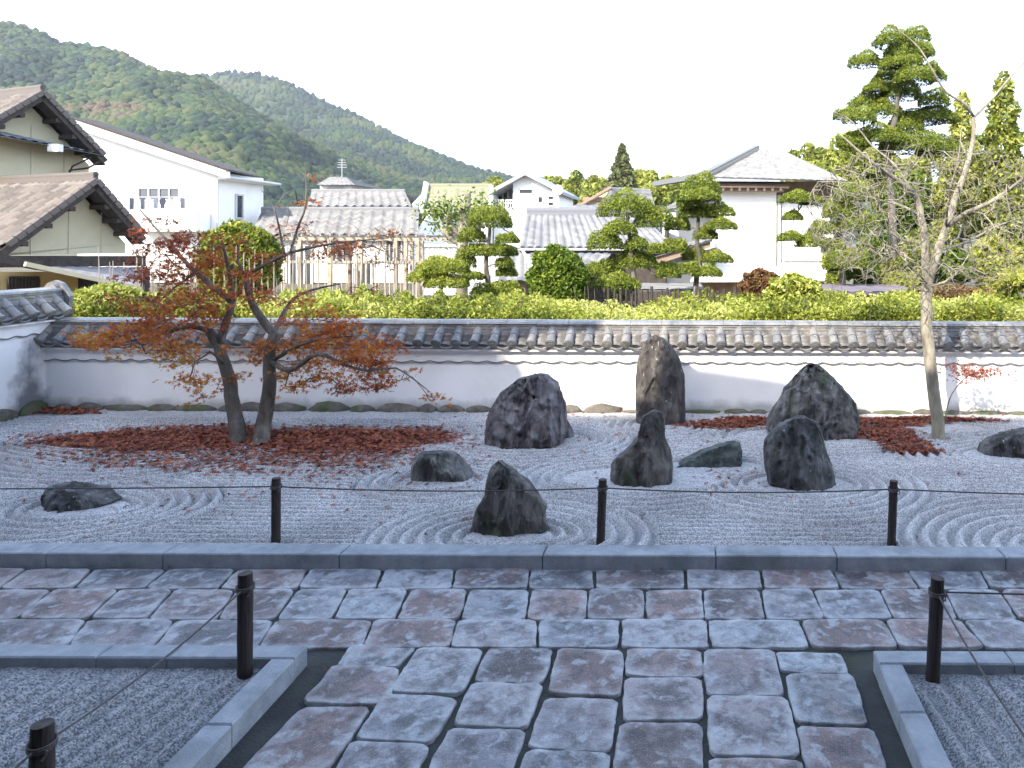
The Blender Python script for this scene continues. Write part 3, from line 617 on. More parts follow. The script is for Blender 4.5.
rock([(32,680),(45,640),(62,600),(84,560),(87,510),(95,480),(118,459),(145,475),(180,505),(205,522),(230,560),(262,605),(257,640),(270,670),(230,682),(180,692),(120,695),(90,713),(55,700)], 537, M_r['mid'], 'jagged triangular dark rock nearest the rope fence, left of the middle post', .6, 12)
rock([(506,550),(508,500),(512,468),(540,447),(575,452),(600,458),(630,449),(655,470),(672,492),(684,512),(680,530),(620,543),(540,549)], 484, M_r['moss'], 'small squat dark rock with moss between the maple and the triangular rock', .6, 10, **O6)
rock([(82,388),(88,350),(118,300),(125,270),(160,220),(185,195),(208,184),(240,195),(280,228),(318,272),(342,305),(347,350),(335,400),(320,416),(250,414),(150,400),(100,392)], 438, M_r['moss'], 'large arched mottled boulder with moss patches standing near the back wall on the right', .6, 14, **O8)
rock([(82,540),(74,500),(70,450),(72,418),(90,395),(112,372),(150,352),(190,346),(222,360),(240,400),(252,440),(266,480),(278,530),(284,566),(240,570),(170,568),(120,552)], 490, M_r['dark'], 'rugged dark grey rock with white flecks standing in front of the large arched boulder', .65, 15, **O8)
rock([(713,455),(718,432),(760,406),(800,390),(839,379),(880,377),(920,398),(940,430),(930,460),(850,466),(725,468)], 458, M_r['dark'], 'low dark mossy rock cut off by the right edge of the garden', .6, 18, **O8)

# ================================================================== POSTS AND ROPES
M_wood = mat('charred_wood', [(.013,.010,.010), (.045,.034,.030)], 14, .7, .6, 30, stretch=(1,1,.12), extra=[((.10,.07,.05), 20, .6, .75, .5)])
M_rope = mat('hemp_rope', [(.05,.045,.045), (.12,.105,.10)], 60, .9)
POST = {}
def post(key, x, y, z, h, r, label, lean=0.0):
    root = thing('fence_post', label, 'post', 'dark wooden rope posts', (x, y, z))
    b = MB(); n = 12; rings = [(-.05, 1), (h-.012, 1.0), (h, .86), (h+.002, .3)]
    pts = []; k = 10
    b.tube([(lean*t*h, 0, -.05+t*(h+.05)) for t in np.linspace(0, 1, k)], [r*(1+.03*math.sin(i*2.1)) for i in range(k-1)]+[r*.93], 14); b.build('shaft', M_wood, root)
    c = h-.085 if key[0] != 'f' else h-.075; b = MB()
    for j in range(3): b.tube([(lean*c+(r+.005)*math.cos(a), (r+.005)*math.sin(a), c+.009*j+.004*math.sin(a)) for a in np.linspace(0, 2*math.pi, 17)], .0045, 5)
    b.tube([(r*.9, -r*.6, c), (r+.02, -r-.01, c+.012), (r+.012, -r-.02, c-.012), (r*.9, -r*.6, c-.01)], .005, 5); b.build('rope_lashing', M_rope, root)
    POST[key] = Vector((x+lean*c, y, z+c+.01)); return root
for key, px, lab in (('f1', 270, 'leftmost dark post of the far row, in front of the left leaf pile'), ('f2', 599, 'middle dark post of the far row, right of the triangular rock'), ('f3', 894, 'rightmost dark post of the far row, below the bare tree')):
    p = at(px, 545, 5.66); post(key, p.x, 5.74, GZ, .485, .033, lab, .035 if px > 500 else .0)
post('n1', -2.42, 4.05, .045, .545, .038, 'dark post at the inner corner of the left gravel bed')
post('n0', -2.42, 2.79, .045, .545, .038, 'dark post at the bottom left corner, its top just in view')
post('n2', 1.285, 4.03, .045, .545, .037, 'dark post in the right gravel bed beside the granite kerb', .05)
def rope(pts, sag, label, r=.0055):
    b = MB()
    for a, c in zip(pts[:-1], pts[1:]):
        a, c = Vector(a), Vector(c); b.tube([a.lerp(c, t)-Vector((0,0,sag*4*t*(1-t))) for t in np.linspace(0, 1, 17)], r, 6)
    o = b.build('rope', M_rope); tag(o, label, 'rope', 'ropes strung between the posts'); return o
rope([(-9, 5.74, .50), POST['f1'], POST['f2'], POST['f3'], (4.6, 5.74, .48)], .03, 'long thin rope strung across the three far posts in front of the raked garden')
rope([POST['n1'], POST['n0'], (-2.42, 1.4, .50)], .04, 'thin rope running from the left corner post towards the bottom left', .005)
rope([POST['n2'], (1.285, 2.6, .50)], .04, 'thin rope running down to the bottom right from the right bed post', .005)
rope([POST['n2'], (5.0, 4.03, .50)], .02, 'thin rope leaving the frame sideways from the right bed post', .005)

# ================================================================== FALLEN LEAVES
M_fall = mat('fallen_maple_leaf', [(.09,.03,.026),(.20,.05,.036),(.34,.085,.055),(.44,.15,.05),(.36,.16,.11),(.18,.07,.05)], tint=True, rough=.7, trans=.12)
def pile(cells, n, label, name='fallen_leaves', size=.042, deep=.045):
    P = []
    for (px, py, rx, ry, wgt) in cells:
        c = gnd(px, py, GZ); k = int(n*wgt); r = np.sqrt(RNG.uniform(0, 1, k))+np.abs(RNG.normal(size=k))*.16*(RNG.random(k) < .5); a = RNG.uniform(0, 2*math.pi, k)
        r = r*(1+.18*np.sin(a*3+px)+.12*np.sin(a*7+py))
        X = c.x+rx*r*np.cos(a); Y = c.y+ry*r*np.sin(a); Z = np.maximum(garden_z(X, Y), GZ-.014*(r < .85)-.1*(r >= .85))+RNG.uniform(.008, .02, k)+deep*np.clip(1-r*r, 0, 1)*RNG.uniform(.2, 1, k)
        P.append(np.stack([X, Y, Z], 1))
    P = np.concatenate(P); P = P[(P[:, 1] < YW-.04) & (P[:, 0] > XL+.04)]
    o = leaves(name, P, size, M_fall, kind='star', bias=(0,0,1.6)); return stuff(o, label, 'leaves')
pile([(155,440,1.3,.5,.40),(215,437,.9,.5,.22),(95,441,.6,.22,.10),(180,455,1.1,.6,.14),(250,462,1.2,.5,.05),(130,452,.9,.4,.05)], 7600, 'dense carpet of fallen red maple leaves left of the maple trunks')
pile([(345,441,1.1,.55,.50),(305,440,.85,.5,.22),(400,438,.6,.36,.12),(330,456,1.1,.5,.12),(300,462,1.0,.5,.04)], 8200, 'dense heap of fallen red maple leaves right of the maple trunks')
pile([(722,426,.45,.2,.5),(745,422,.38,.16,.4)], 3000, 'narrow strip of dark red fallen leaves between the tallest stone and the arched boulder', size=.036)
pile([(875,424,.5,.25,.25),(930,421,.65,.14,.22),(885,436,.42,.3,.22),(900,444,.3,.26,.14),(915,451,.3,.12,.10),(975,422,.4,.07,.05)], 6500, 'dark red drift of fallen leaves around the bare tree and arched boulder', size=.036)
pile([(60,412,.5,.18,1)], 600, 'dark red leaves blown into the corner of the two walls')
# single leaves over the raked gravel and path
P = []
for (xa, xb, ya, yb, n) in ((20,480,430,480,1000),(20,480,470,545,200),(440,700,425,480,220),(480,1024,470,545,60),(690,1020,430,470,110),(560,1020,410,418,240),(300,420,430,500,500),(430,600,415,440,120),(700,800,470,500,60)):
    for _ in range(n):
        p = gnd(random.uniform(xa, xb), random.triangular(ya, yb, ya), GZ)
        if p.x > XL+.05 and p.y < YW-.05 and p.y > yk1: P.append(p)
P = np.array(P); P[:, 2] = garden_z(P[:, 0], P[:, 1])+.010
stuff(leaves('scattered_leaves', P, .036, M_fall, kind='star', bias=(0,0,2.0)), 'single red maple leaves scattered over the raked white gravel', 'leaves')
P = np.array([gnd(px, py, .012) for px, py in ((328,667),(518,570),(662,569),(1003,598),(690,664),(170,566),(430,569),(60,688))])
stuff(leaves('path_leaves', P, .03, M_fall, kind='star', bias=(0,0,3)), 'a few stray maple leaves on the stone path', 'leaves')
# ================================================================== MAPLES
M_bark = mat('maple_bark', [(.045,.04,.035), (.12,.105,.09), (.20,.18,.16)], 7, .9, .8, 40, stretch=(1,1,.3), extra=[((.07,.09,.05), 4, .52, .68, .5), ((.32,.31,.29), 14, .6, .72, .6)])
M_bleaf = mat('maple_leaf', [(.16,.045,.035),(.31,.085,.038),(.42,.10,.025),(.52,.19,.03),(.58,.31,.05),(.34,.26,.05)], tint=True, rough=.6, trans=.35)
def tree(name, label, cat, roots, clusters, Y, m_bark, m_leaf, lsize, per, kind='star', dj=.55, group=None, nt=4, bias=(0,0,.9), tip=.003, step=.1):
    base = Vector(roots[0][0][0]); root = thing(name, label, cat, group, base); tg = []; LP = []; LT = []
    for cl in clusters:
        px, py, rx, ry, dens, tint = cl[:6]; dy = cl[6] if len(cl) > 6 else random.uniform(-dj, dj)
        Yc = Y+dy; c = at(px, py, Yc); s = Yc/F; rX, rZ = rx*s, ry*s; rY = min(rX, 1.2)*.9
        for _ in range(max(3, int(nt*rx/12))):
            tg.append((c.x+random.uniform(-.8, .8)*rX, Yc+random.uniform(-.7, .7)*rY, c.z+random.uniform(-.5, .5)*rZ))
        n = int(per*dens*rx*ry/100); k = max(3, int(n/14)); cc = RNG.normal(size=(k, 3))*np.array([rX, rY, rZ])*.55
        r = cc[RNG.integers(0, k, n)] + RNG.normal(size=(n, 3))*np.array([.07, .07, .028]); 
        LP.append(np.array(c)+r); LT.append(np.clip(tint+RNG.normal(size=n)*.17, 0, 1))
        for q in cc[:max(1, k//2)]: tg.append(tuple(np.array(c)+q))
    V, Fc = skeleton(roots, tg, step=step, tip=tip)
    part(mesh('trunk', V, Fc, m_bark, smooth=True), root)
    if LP and m_leaf: part(leaves('foliage', np.concatenate(LP), lsize, m_leaf, kind=kind, bias=bias, tint=np.concatenate(LT)), root)
    return root
def tr(pl, Y, dys=None): return [tuple(at(p[0], p[1], Y+(p[2] if len(p) > 2 else 0))) for p in pl]
Ym = 8.62
g = lambda px, py: tuple(gnd(px, py, GZ-.03))
b1 = g(240, 446); b2 = g(260, 449)
tree('maple_tree', 'left of two maples, trunk leaning left, orange red leaves low over the wall', 'maple tree',
 [([b1]+tr([(236,420),(231,395),(225,365),(219,346),(209,331)], Ym), .088, .052),
  (tr([(209,331),(190,326),(165,333),(135,340),(105,345,)], Ym), .03, .008), (tr([(219,346),(226,322),(233,302,.1)], Ym), .046, .034),
  (tr([(233,302,.1),(212,286,.2),(196,272,.3),(180,256,.4),(169,243,.4),(153,225,.5),(140,210,.5)], Ym), .04, .008),
  (tr([(233,302,.1),(231,284,.1),(227,262,0),(222,240,0)], Ym), .035, .010), (tr([(225,365),(210,352,-.3),(195,362,-.4),(190,378,-.5)], Ym), .02, .006),
  (tr([(196,272,.3),(178,285,.1),(160,300,0)], Ym), .018, .006)],
 [(100,341,22,9,1.3,.62),(130,335,34,10,1.2,.55),(165,350,34,9,1.2,.60),(172,362,20,6,1,.7),(150,330,30,8,1,.4),(195,380,16,9,.9,.6),(202,398,9,6,.8,.6),(232,378,16,8,.8,.5),(185,330,20,9,1,.5),
  (165,250,26,15,.9,.22),(148,272,20,12,.8,.2),(187,275,28,16,1,.25),(198,300,34,14,1.1,.3),(152,303,24,10,.8,.25),(217,262,20,13,.8,.35),(137,228,14,9,.6,.15),(190,238,18,9,.7,.2),(168,222,12,8,.5,.2),
  (130,300,14,8,.6,.25),(215,316,26,10,1,.45),(240,280,20,14,.8,.35),(245,245,12,10,.5,.3),(160,318,25,8,.8,.4),(210,245,14,8,.7,.2)], Ym, M_bark, M_bleaf, .042, 100, dj=.5)
tree('maple_tree', 'right of two maples, arching right with brownish orange leaves and bare upper twigs', 'maple tree',
 [([b2]+tr([(263,425),(267,405),(270,380),(270,351),(274,334)], Ym), .095, .056),
  (tr([(274,334),(262,319),(252,303),(245,277)], Ym), .048, .034), (tr([(245,277),(266,264),(293,252),(320,246),(346,242),(389,238)], Ym), .024, .005),
  (tr([(245,277),(238,262),(240,240)], Ym), .02, .006), (tr([(290,253),(297,230),(306,203),(305,163)], Ym), .018, .004), (tr([(285,256),(274,208),(261,190)], Ym), .016, .004),
  (tr([(274,334),(281,318,.2),(292,300,.3),(312,290,.4),(340,284,.4)], Ym), .03, .008), (tr([(270,360),(290,370,-.2),(318,354,-.3),(342,364,-.4),(369,371,-.4),(396,368,-.4),(430,392,-.4)], Ym), .035, .004),
  (tr([(270,362),(300,345,-.2),(330,338,-.3),(360,336,-.3)], Ym), .03, .006)],
 [(300,345,30,11,1.3,.5),(330,333,32,11,1.3,.48),(352,352,30,13,1.4,.45),(372,368,22,14,1.3,.42),(388,345,16,12,.9,.35),(300,366,22,9,1,.6),(272,378,14,8,.8,.65),(290,388,14,6,.8,.6),(325,375,22,9,1.1,.55),(350,388,20,8,1,.4),(385,388,15,7,1,.35),
  (345,325,26,8,1,.45),(265,350,18,12,.9,.5),(434,396,9,5,1,.62),(405,378,8,5,.4,.3),(306,226,9,5,.5,.25),(298,202,8,4,.5,.4),(315,202,7,4,.7,.15),(310,180,8,8,.25,.3),
  (345,248,22,6,.7,.35),(385,236,10,5,.6,.5),(282,228,10,5,.5,.3),(325,256,26,5,.7,.3),(290,300,24,8,.7,.4),(260,300,16,9,.8,.4),(310,318,24,7,.8,.45),(275,262,16,7,.6,.3),(360,290,25,8,.12,.2),(385,262,25,10,.08,.3)], Ym+.1, M_bark, M_bleaf, .042, 95, dj=.5, nt=7)
# ---- bare tree on the right
M_bark2 = mat('pale_bark', [(.12,.105,.08), (.29,.26,.20), (.40,.365,.29)], 9, .9, .7, 45, stretch=(1,1,.35), extra=[((.10,.09,.08), 6, .52, .66, .6), ((.14,.16,.09), 3, .55, .68, .4)])
Yb = 8.85; T = []
for _ in range(3600):
    a = random.uniform(0, 2*math.pi); r = math.sqrt(random.random()); px = 935+130*r*math.cos(a); py = 215+78*r*math.sin(a)
    if py < 150 and random.random() < .75: continue
    T.append(tuple(at(px, py, Yb+random.uniform(-1.1, 1.3))))
for (px, py, s, n) in ((880,25,14,10),(866,30,10,8),(806,107,10,8),(1015,70,10,4),(843,118,10,8),(850,250,30,50),(870,275,30,30),(985,270,35,40)):
    for _ in range(n): T.append(tuple(at(px+random.gauss(0, s*.6), py+random.gauss(0, s*.35), Yb+random.uniform(-.5, .6))))
bt = g(940, 441)
rt = [([bt]+tr([(937,415),(934,395),(930,361),(927.5,334),(926,300),(927,285)], Yb), .078, .068),
 (tr([(927,285),(926,263),(924,233),(918,203),(905,186,-.2),(869,160,-.5),(841,135,-.6)], Yb), .06, .008),
 (tr([(927,285),(934,262),(938,252),(950,215,.1),(963,178,.2),(972,147,.3),(974,117,.3)], Yb), .062, .022),
 (tr([(974,117,.3),(965,104,.2),(946,92,.1),(930,66,0),(920,49,0),(899,31,0),(873,25,-.1)], Yb), .02, .003),
 (tr([(974,117,.3),(984,107,.4),(998,92,.5),(1008,80,.5),(1030,56,.6)], Yb), .022, .01),
 (tr([(945,228,.1),(966,213,-.2),(989,203,-.4),(1008,190,-.5),(1040,165,-.6)], Yb), .035, .012),
 (tr([(940,250),(965,243,.4),(1000,225,.6),(1040,212,.7)], Yb), .02, .008),
 (tr([(918,203),(895,165,.3),(873,147,.4),(858,128,.4),(843,115,.4),(820,110,.5),(804,107,.5)], Yb), .02, .003),
 (tr([(920,215),(900,205,.4),(880,200,.6),(850,193,.8),(825,185,.9)], Yb), .018, .004),
 (tr([(946,225),(950,190,-.4),(958,160,-.5),(962,122,-.5)], Yb), .016, .005),
 (tr([(928,285),(917,272,-.3),(905,262,-.4),(895,246,-.5)], Yb), .014, .004), (tr([(928,287),(945,282,-.2),(952,276,-.2),(947,268,-.2),(935,262,-.2)], Yb), .018, .012)]
root = thing('bare_tree', 'leafless tree with pale mottled bark in front of the wall on the right', 'tree', None, Vector(bt))
V, Fc = skeleton(rt, T, step=.09, tip=.0028, bend=.12); part(mesh('trunk', V, Fc, M_bark2, smooth=True), root)
# red sprig by the wall
root = thing('maple_sapling', 'thin young maple with a few dark red leaves between the bare tree and the wall', 'sapling', None, gnd(944, 425, GZ))
tg = [tuple(at(972+random.gauss(0, 15), 371+random.gauss(0, 4), 9.5+random.gauss(0, .2))) for _ in range(40)]
V, Fc = skeleton([([tuple(gnd(944, 425, GZ)), tuple(at(950, 398, 9.5)), tuple(at(962, 381, 9.5)), tuple(at(972, 374, 9.5))], .009, .005)], tg, step=.05, tip=.002, jit=.1)
part(mesh('stem', V, Fc, M_bark, smooth=True), root)
A = np.array(tg); P = A[RNG.integers(0, len(A), 430)]+RNG.normal(size=(430, 3))*[.05, .05, .03]
part(leaves('foliage', P, .034, M_fall, kind='star', bias=(0,0,.6), tint=RNG.uniform(.1, .5, 430)), root)

# ================================================================== HEDGE AND SHRUBS BEHIND THE WALL
M_h = mat('hedge_leaf', [(.07,.10,.012),(.22,.25,.028),(.38,.41,.07),(.54,.55,.19)], tint=True, rough=.5, trans=.3)
M_sh = mat('shrub_leaf', [(.03,.065,.008),(.11,.17,.016),(.25,.31,.035)], tint=True, rough=.45, trans=.25)
M_pine = mat('pine_needle', [(.025,.05,.010),(.08,.12,.014),(.19,.235,.026),(.31,.34,.05)], tint=True, rough=.55, trans=.2)
M_red = mat('russet_leaf', [(.08,.03,.02),(.16,.07,.03),(.16,.13,.04)], tint=True, rough=.6, trans=.25)
M_twig = mat('twig', [(.07,.055,.04),(.20,.16,.12)], 20, .9)
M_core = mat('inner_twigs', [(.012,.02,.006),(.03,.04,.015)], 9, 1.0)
def hedge(x0, x1, ya, yb, ztop, n, label, m=M_h):
    X = RNG.uniform(x0, x1, n); Y = RNG.uniform(ya, yb, n)
    zt = ztop-.16*np.exp(-((X+1.2)/2.2)**2)+.05*np.sin(X*1.9+Y)+.07*np.sin(X*4.3-Y*2)+.06*np.sin(X*9.1+Y*5)+.05*np.sin(X*17+Y*9)
    Z = zt-np.abs(RNG.normal(size=n))*.16; f = RNG.random(n) < .3; Y[f] = ya+RNG.random(f.sum())*.15; Z[f] = RNG.uniform(.5, 1, f.sum())*zt[f]
    root = thing('hedge', label, 'hedge', None, ((x0+x1)/2, (ya+yb)/2, 0))
    t = .5+.25*np.sin(X*1.1+Y*.7)+.2*np.sin(X*3.7-Y*2.1)+RNG.normal(size=n)*.2
    part(leaves('foliage', np.stack([X, Y, Z], 1), .036, m, tint=t, bias=(0,0,.5)), root)
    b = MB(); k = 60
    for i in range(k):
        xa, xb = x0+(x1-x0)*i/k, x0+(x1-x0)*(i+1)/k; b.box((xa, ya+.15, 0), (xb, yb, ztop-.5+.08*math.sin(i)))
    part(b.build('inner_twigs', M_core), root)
    b = MB()
    for i in range(int((x1-x0)*4)):
        x, y = random.uniform(x0, x1), random.uniform(ya, yb); h = ztop+random.uniform(.05, .28); b.tube([(x, y, .8), (x+random.uniform(-.08,.08), y, h)], .006, 3)
    part(struct(b.build('bare_stems', M_twig), 'stuff'), root); return root
hedge(-9.9, 9, 11.6, 14.5, 1.34, 130000, 'long bright yellow green hedge running behind the garden wall')
def bush(px, py, rx, ry, Y, n, label, m=M_sh, size=.05, name='shrub', cat='shrub', sq=2.4, tint0=.5, group=None):
    c = at(px, py, Y); s = Y/F; rX, rZ = rx*s, ry*s; root = thing(name, label, cat, group, (c.x, Y, 0))
    d = rand_dirs(n); e = (np.abs(d)**sq).sum(1)**(-1/sq); d = d*e[:, None]; r = 1-np.abs(RNG.normal(size=n))*.10
    r *= 1+.07*np.sin(d[:, 0]*7+d[:, 2]*9)+.05*np.sin(d[:, 1]*13+d[:, 2]*11)
    P = np.array(c)+d*r[:, None]*np.array([rX, rX*.9, rZ]); P = P[P[:, 2] > .05]
    part(leaves('foliage', P, size, m, tint=tint0+RNG.normal(size=len(P))*.25, bias=(0,0,.2)), root)
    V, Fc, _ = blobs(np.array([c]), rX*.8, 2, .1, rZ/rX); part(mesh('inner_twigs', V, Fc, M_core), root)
    b = MB(); b.tube([(c.x, Y, 0), (c.x, Y, max(.3, c.z-rZ*.3))], .06, 7); part(b.build('trunk', M_bark), root); return root
bush(558, 283, 29, 36, 15.2, 9000, 'dense round topped dark green shrub standing alone in front of the grey tiled house')
bush(795, 300, 30, 25, 14.6, 5000, 'light green shrub in front of the white storehouse on the right', M_h, .055)
bush(762, 290, 22, 20, 15.2, 4500, 'russet brown shrub left of the light green shrub', M_red, .045)
bush(240, 262, 36, 38, 15.5, 9000, 'tall rounded green bush behind the maple beside the white house', M_h, .06, tint0=.3)
bush(110, 306, 32, 20, 12.6, 4500, 'leafy bright green bush just behind the corner of the walls', M_h, .065, tint0=.6)
bush(958, 302, 44, 16, 15.8, 5000, 'brownish low mounded bush right of the bare tree trunk', M_red, .05, tint0=.7)

# ---- cloud pruned pines
def pad_mesh(c, rX, rY, rZ, n, size, m, t0=.5):
    d = rand_dirs(n); up = d[:, 2] > -.25; d[~up, 2] *= -.6; r = 1-np.abs(RNG.normal(size=n))*.09
    r *= 1+.10*np.sin(d[:, 0]*6+c[0]*3)+.08*np.sin(d[:, 1]*9+d[:, 0]*5)
    P = d*r[:, None]*np.array([rX, rY, rZ]); P[:, 2] = np.where(P[:, 2] < 0, P[:, 2]*.55, P[:, 2])
    N = rand_dirs(n, k=.9)+d*.5; N /= np.linalg.norm(N, axis=1)[:, None]
    return leaf_mesh(np.array(c)+P, size, 'tuft', N=N), np.clip(t0-.05+.32*d[:, 2]+RNG.normal(size=n)*.22, 0, 1)  # tops lighter, undersides darker: light and shade put into the leaf tint
def pine(label, base, trunk, pads, Y, size=.040, m=M_pine, dens=1.0, name='pruned_pine', cat='pine tree', r0=.09, group='cloud pruned trees', mb=M_bark, padname='foliage_pad', dj=.35, t0=.5):
    bp = at(base[0], base[1], Y); bp.z = 0; root = thing(name, label, cat, group, bp); tg = []
    for (px, py, rx, ry) in pads:
        dy = random.uniform(-dj, dj); c = at(px, py, Y+dy); s = (Y+dy)/F*(1.12 if name == 'pine_tree' else 1.0); rX, rZ = rx*s, ry*s
        n = int(dens*2100*(rX*rX/.04)**.9*(.045/size)**1.6*.35)+500
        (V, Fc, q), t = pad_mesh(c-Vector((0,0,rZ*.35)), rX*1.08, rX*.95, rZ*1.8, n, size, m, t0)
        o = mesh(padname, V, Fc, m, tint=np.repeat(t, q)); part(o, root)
        for k in range(3): tg.append((c.x+random.uniform(-.5,.5)*rX, c.y+random.uniform(-.4,.4)*rX, c.z-rZ*.2))
        tg.append(tuple(c-Vector((0,0,rZ*.4))))
    V, Fc = skeleton([([tuple(bp)]+[tuple(at(x, y, Y)) for x, y in trunk], r0, r0*.35)], tg, step=.12, tip=.012, bend=.12, power=2.2)
    part(mesh('trunk', V, Fc, mb, smooth=True), root); return root
pine('cloud pruned tree with broad domed top and flat pads, left of the round shrub', (488,300), [(488,285),(486,262),(489,240),(490,225)],
 [(490,221,21,11),(471,238,13,7),(508,240,11,5),(489,252,27,6),(463,262,11,9),(505,264,9,5),(472,277,11,4),(507,273,10,5),(494,293,22,8),(511,290,12,6)], 17)
pine('cloud pruned tree with widest domed crown, between round shrub and storehouse', (633,305), [(634,285),(632,262),(630,240),(627,215)],
 [(627,209,25,13),(653,221,19,11),(620,230,15,8),(606,243,16,11),(636,245,11,7),(634,262,20,10),(657,250,10,5),(668,273,13,8),(603,271,17,8),(617,284,21,8),(618,300,8,6)], 16.5)
pine('tallest of the cloud pruned trees, in front of the white storehouse wall', (698,305), [(696,285),(700,260),(697,240),(700,200)],
 [(703,188,17,11),(700,197,20,6),(690,203,12,6),(699,213,18,8),(719,212,14,7),(678,226,13,7),(721,226,14,6),(706,235,11,7),(675,248,14,7),(716,259,15,6),(696,256,13,6),(690,270,12,6),(708,273,13,6),(683,300,14,6),(706,300,11,8)], 17)
pine('low bright cloud pruned tree with two broad pads beside the wooden pergola', (440,300), [(441,290),(443,275)], [(441,268,23,8),(428,277,18,7),(445,283,20,7)], 16, t0=.75)
pine('tall pine with layered dark pads rising above the bare tree on the right', (893,300), [(893,240),(890,180),(888,145),(895,120),(899,90),(905,60),(905,45)],
 [(892,41,16,9),(917,37,12,7),(906,53,20,8),(926,52,8,6),(866,62,14,7),(889,65,9,5),(905,63,14,6),(932,70,7,6),(890,79,16,7),(914,78,18,8),(936,77,9,6),(877,89,12,6),(899,94,18,8),(935,101,13,8),(868,104,16,8),(884,112,14,8),(860,118,14,7),(845,116,10,5),(929,118,25,7),(905,127,16,7),(877,138,22,9),(912,146,28,10),(940,150,18,9),(855,142,14,7)], 20, size=.042, r0=.14, dens=1.1, dj=.9, name='pine_tree')
pine('pine with flat pads reaching left over the white storehouse wall', (843,305), [(842,270),(840,240),(838,222),(842,205)],
 [(798,199,16,6),(812,202,12,5),(793,217,9,5),(791,238,12,5),(812,243,15,7),(823,230,15,7),(840,212,18,10),(833,248,12,7),(855,195,20,10),(860,225,18,10),(848,262,22,9)], 19, r0=.12, dens=1.1)
# pollarded stump with green shoots
root = thing('pollarded_tree', 'pollarded tree with knobbly bare trunk tops and green side shoots', 'tree', None, (at(452,290,19).x, 19, 0))
b = MB(); q = at(462,290,19)
b.tube([(q.x,19,0), at(462,262,19), at(463,235,19), at(466,205,19), at(465,194,19)], [.16,.15,.14,.11,.16], 9); b.tube([at(462,250,19), at(455,232,19), at(449,222,19), at(450,212,19)], [.1,.09,.09,.15], 8)
b.tube([at(462,245,19), at(450,238,19), at(443,228,19)], [.08,.07,.11], 8); part(b.build('trunk', M_bark2, smooth=True), root)
P = np.concatenate([np.array(at(x, y, 19))+RNG.normal(size=(n, 3))*[.28,.3,.2] for x, y, n in ((446,214,300),(476,208,300),(453,231,140),(440,212,250),(482,212,150))]); part(leaves('foliage', P, .06, M_sh), root)

# ---- background trees as individuals
def crown_tree(px, ptop, pbot, rx, Y, label, m=M_sh, cone=False, n=2600, size=.2, t0=.45, name='broadleaf_tree', group='trees behind the houses'):
    top = at(px, ptop, Y); bot = at(px, pbot, Y); s = Y/F; rX = rx*s; hZ = (top.z-bot.z)/2; c = (top+bot)/2; root = thing(name, label, 'tree', group, (c.x, Y, 0))
    if cone:
        f = RNG.random(n)**.6; a = RNG.uniform(0, 6.28, n); lay = 1+.22*np.sin(f*38+a*2); r = rX*f**(.85 if size > .2 else .45)*lay*np.sqrt(RNG.uniform(.3, 1, n))
        P = np.stack([c.x+r*np.cos(a), Y+r*np.sin(a), top.z-f*2*hZ-.15*r], 1); t = t0+RNG.normal(size=n)*.22
    else:
        k = 16; cc = rand_dirs(k)*RNG.uniform(.25, .72, (k, 1)); rr = RNG.uniform(.28, .45, k); w_ = RNG.integers(0, k, n)
        d = rand_dirs(n); d[:, 2] = np.where(d[:, 2] < -.3, -d[:, 2], d[:, 2]); P = (cc[w_]+d*rr[w_][:, None]*(1-np.abs(RNG.normal(size=n))*.12)[:, None])*np.array([rX, rX, hZ])*[1,1,1.05]+np.array(c)
        t = t0+(RNG.random(k)[w_]-.5)*.35+d[:, 2]*.15+RNG.normal(size=n)*.15
    part(leaves('crown', P, size, m, tint=t, bias=(0,0,.3)), root)
    b = MB(); b.tube([(c.x, Y, 0), (c.x, Y, c.z)], [.02*Y/10+.06, .05], 7); part(b.build('trunk', M_bark), root); return root
M_far = mat('far_leaf', [(.045,.07,.012),(.13,.165,.022),(.26,.28,.045),(.36,.36,.09)], tint=True, rough=.6, trans=.2)
crown_tree(622, 144, 206, 19, 75, 'tall conical conifer standing above the houses in the middle', mat('conifer_leaf', [(.06,.08,.03),(.14,.15,.06),(.2,.2,.08)], tint=True, trans=.15), True, 5000, .38, name='conifer')
crown_tree(1003, 70, 235, 27, 24, 'column shaped conifer at the right edge behind the bare tree', M_far, True, 8000, .10, .5, name='conifer')
crown_tree(962, 90, 230, 22, 26, 'pale yellowish conical tree between the pine and the right edge conifer', M_far, True, 6000, .10, .75, name='conifer')
for (px, pt, pb, rx, Y, t0, lab) in ((860,128,215,38,30,.5,'bushy light green tree left of the layered pine'), (905,165,260,38,27,.35,'mid green tree directly behind the fork of the bare tree'), (960,165,262,42,27,.55,'yellow green tree right of the fork of the bare tree'),
   (1015,175,285,40,24,.5,'green tree rising at the right edge below the conifer'), (880,225,300,34,24,.3,'dark green bushy tree beside the right end of the storehouse'), (985,235,302,40,21,.6,'pale olive tree low at the right behind the wall'), (930,215,300,36,22,.45,'olive tree just behind the trunk of the bare tree'), (1060,120,300,50,26,.5,'green tree beyond the right edge'),(925,140,240,40,34,.5,'light green tree just right of the layered pine trunk'),(985,135,230,38,33,.4,'green tree between the two conical trees at the right'),(890,150,230,40,36,.45,'green tree behind the lower half of the layered pine'),
   (835,240,300,18,24,.45,'small green tree at the corner of the storehouse'),(905,240,305,32,19.5,.5,'pale green bush just left of the bare tree trunk'),(1010,255,312,38,18.5,.65,'yellowish bush at the right edge above the hedge'),(950,248,308,30,20.5,.4,'green bush just right of the bare tree trunk'),(866,255,300,24,20,.35,'dark green bush above the low shed'),(920,180,275,30,31,.35,'dark green tree seen between the two forks of the bare tree')):
    crown_tree(px, pt, pb, rx, Y, lab, M_far if t0 > .4 else M_sh, False, 5200, .11, t0, group='trees at the right')
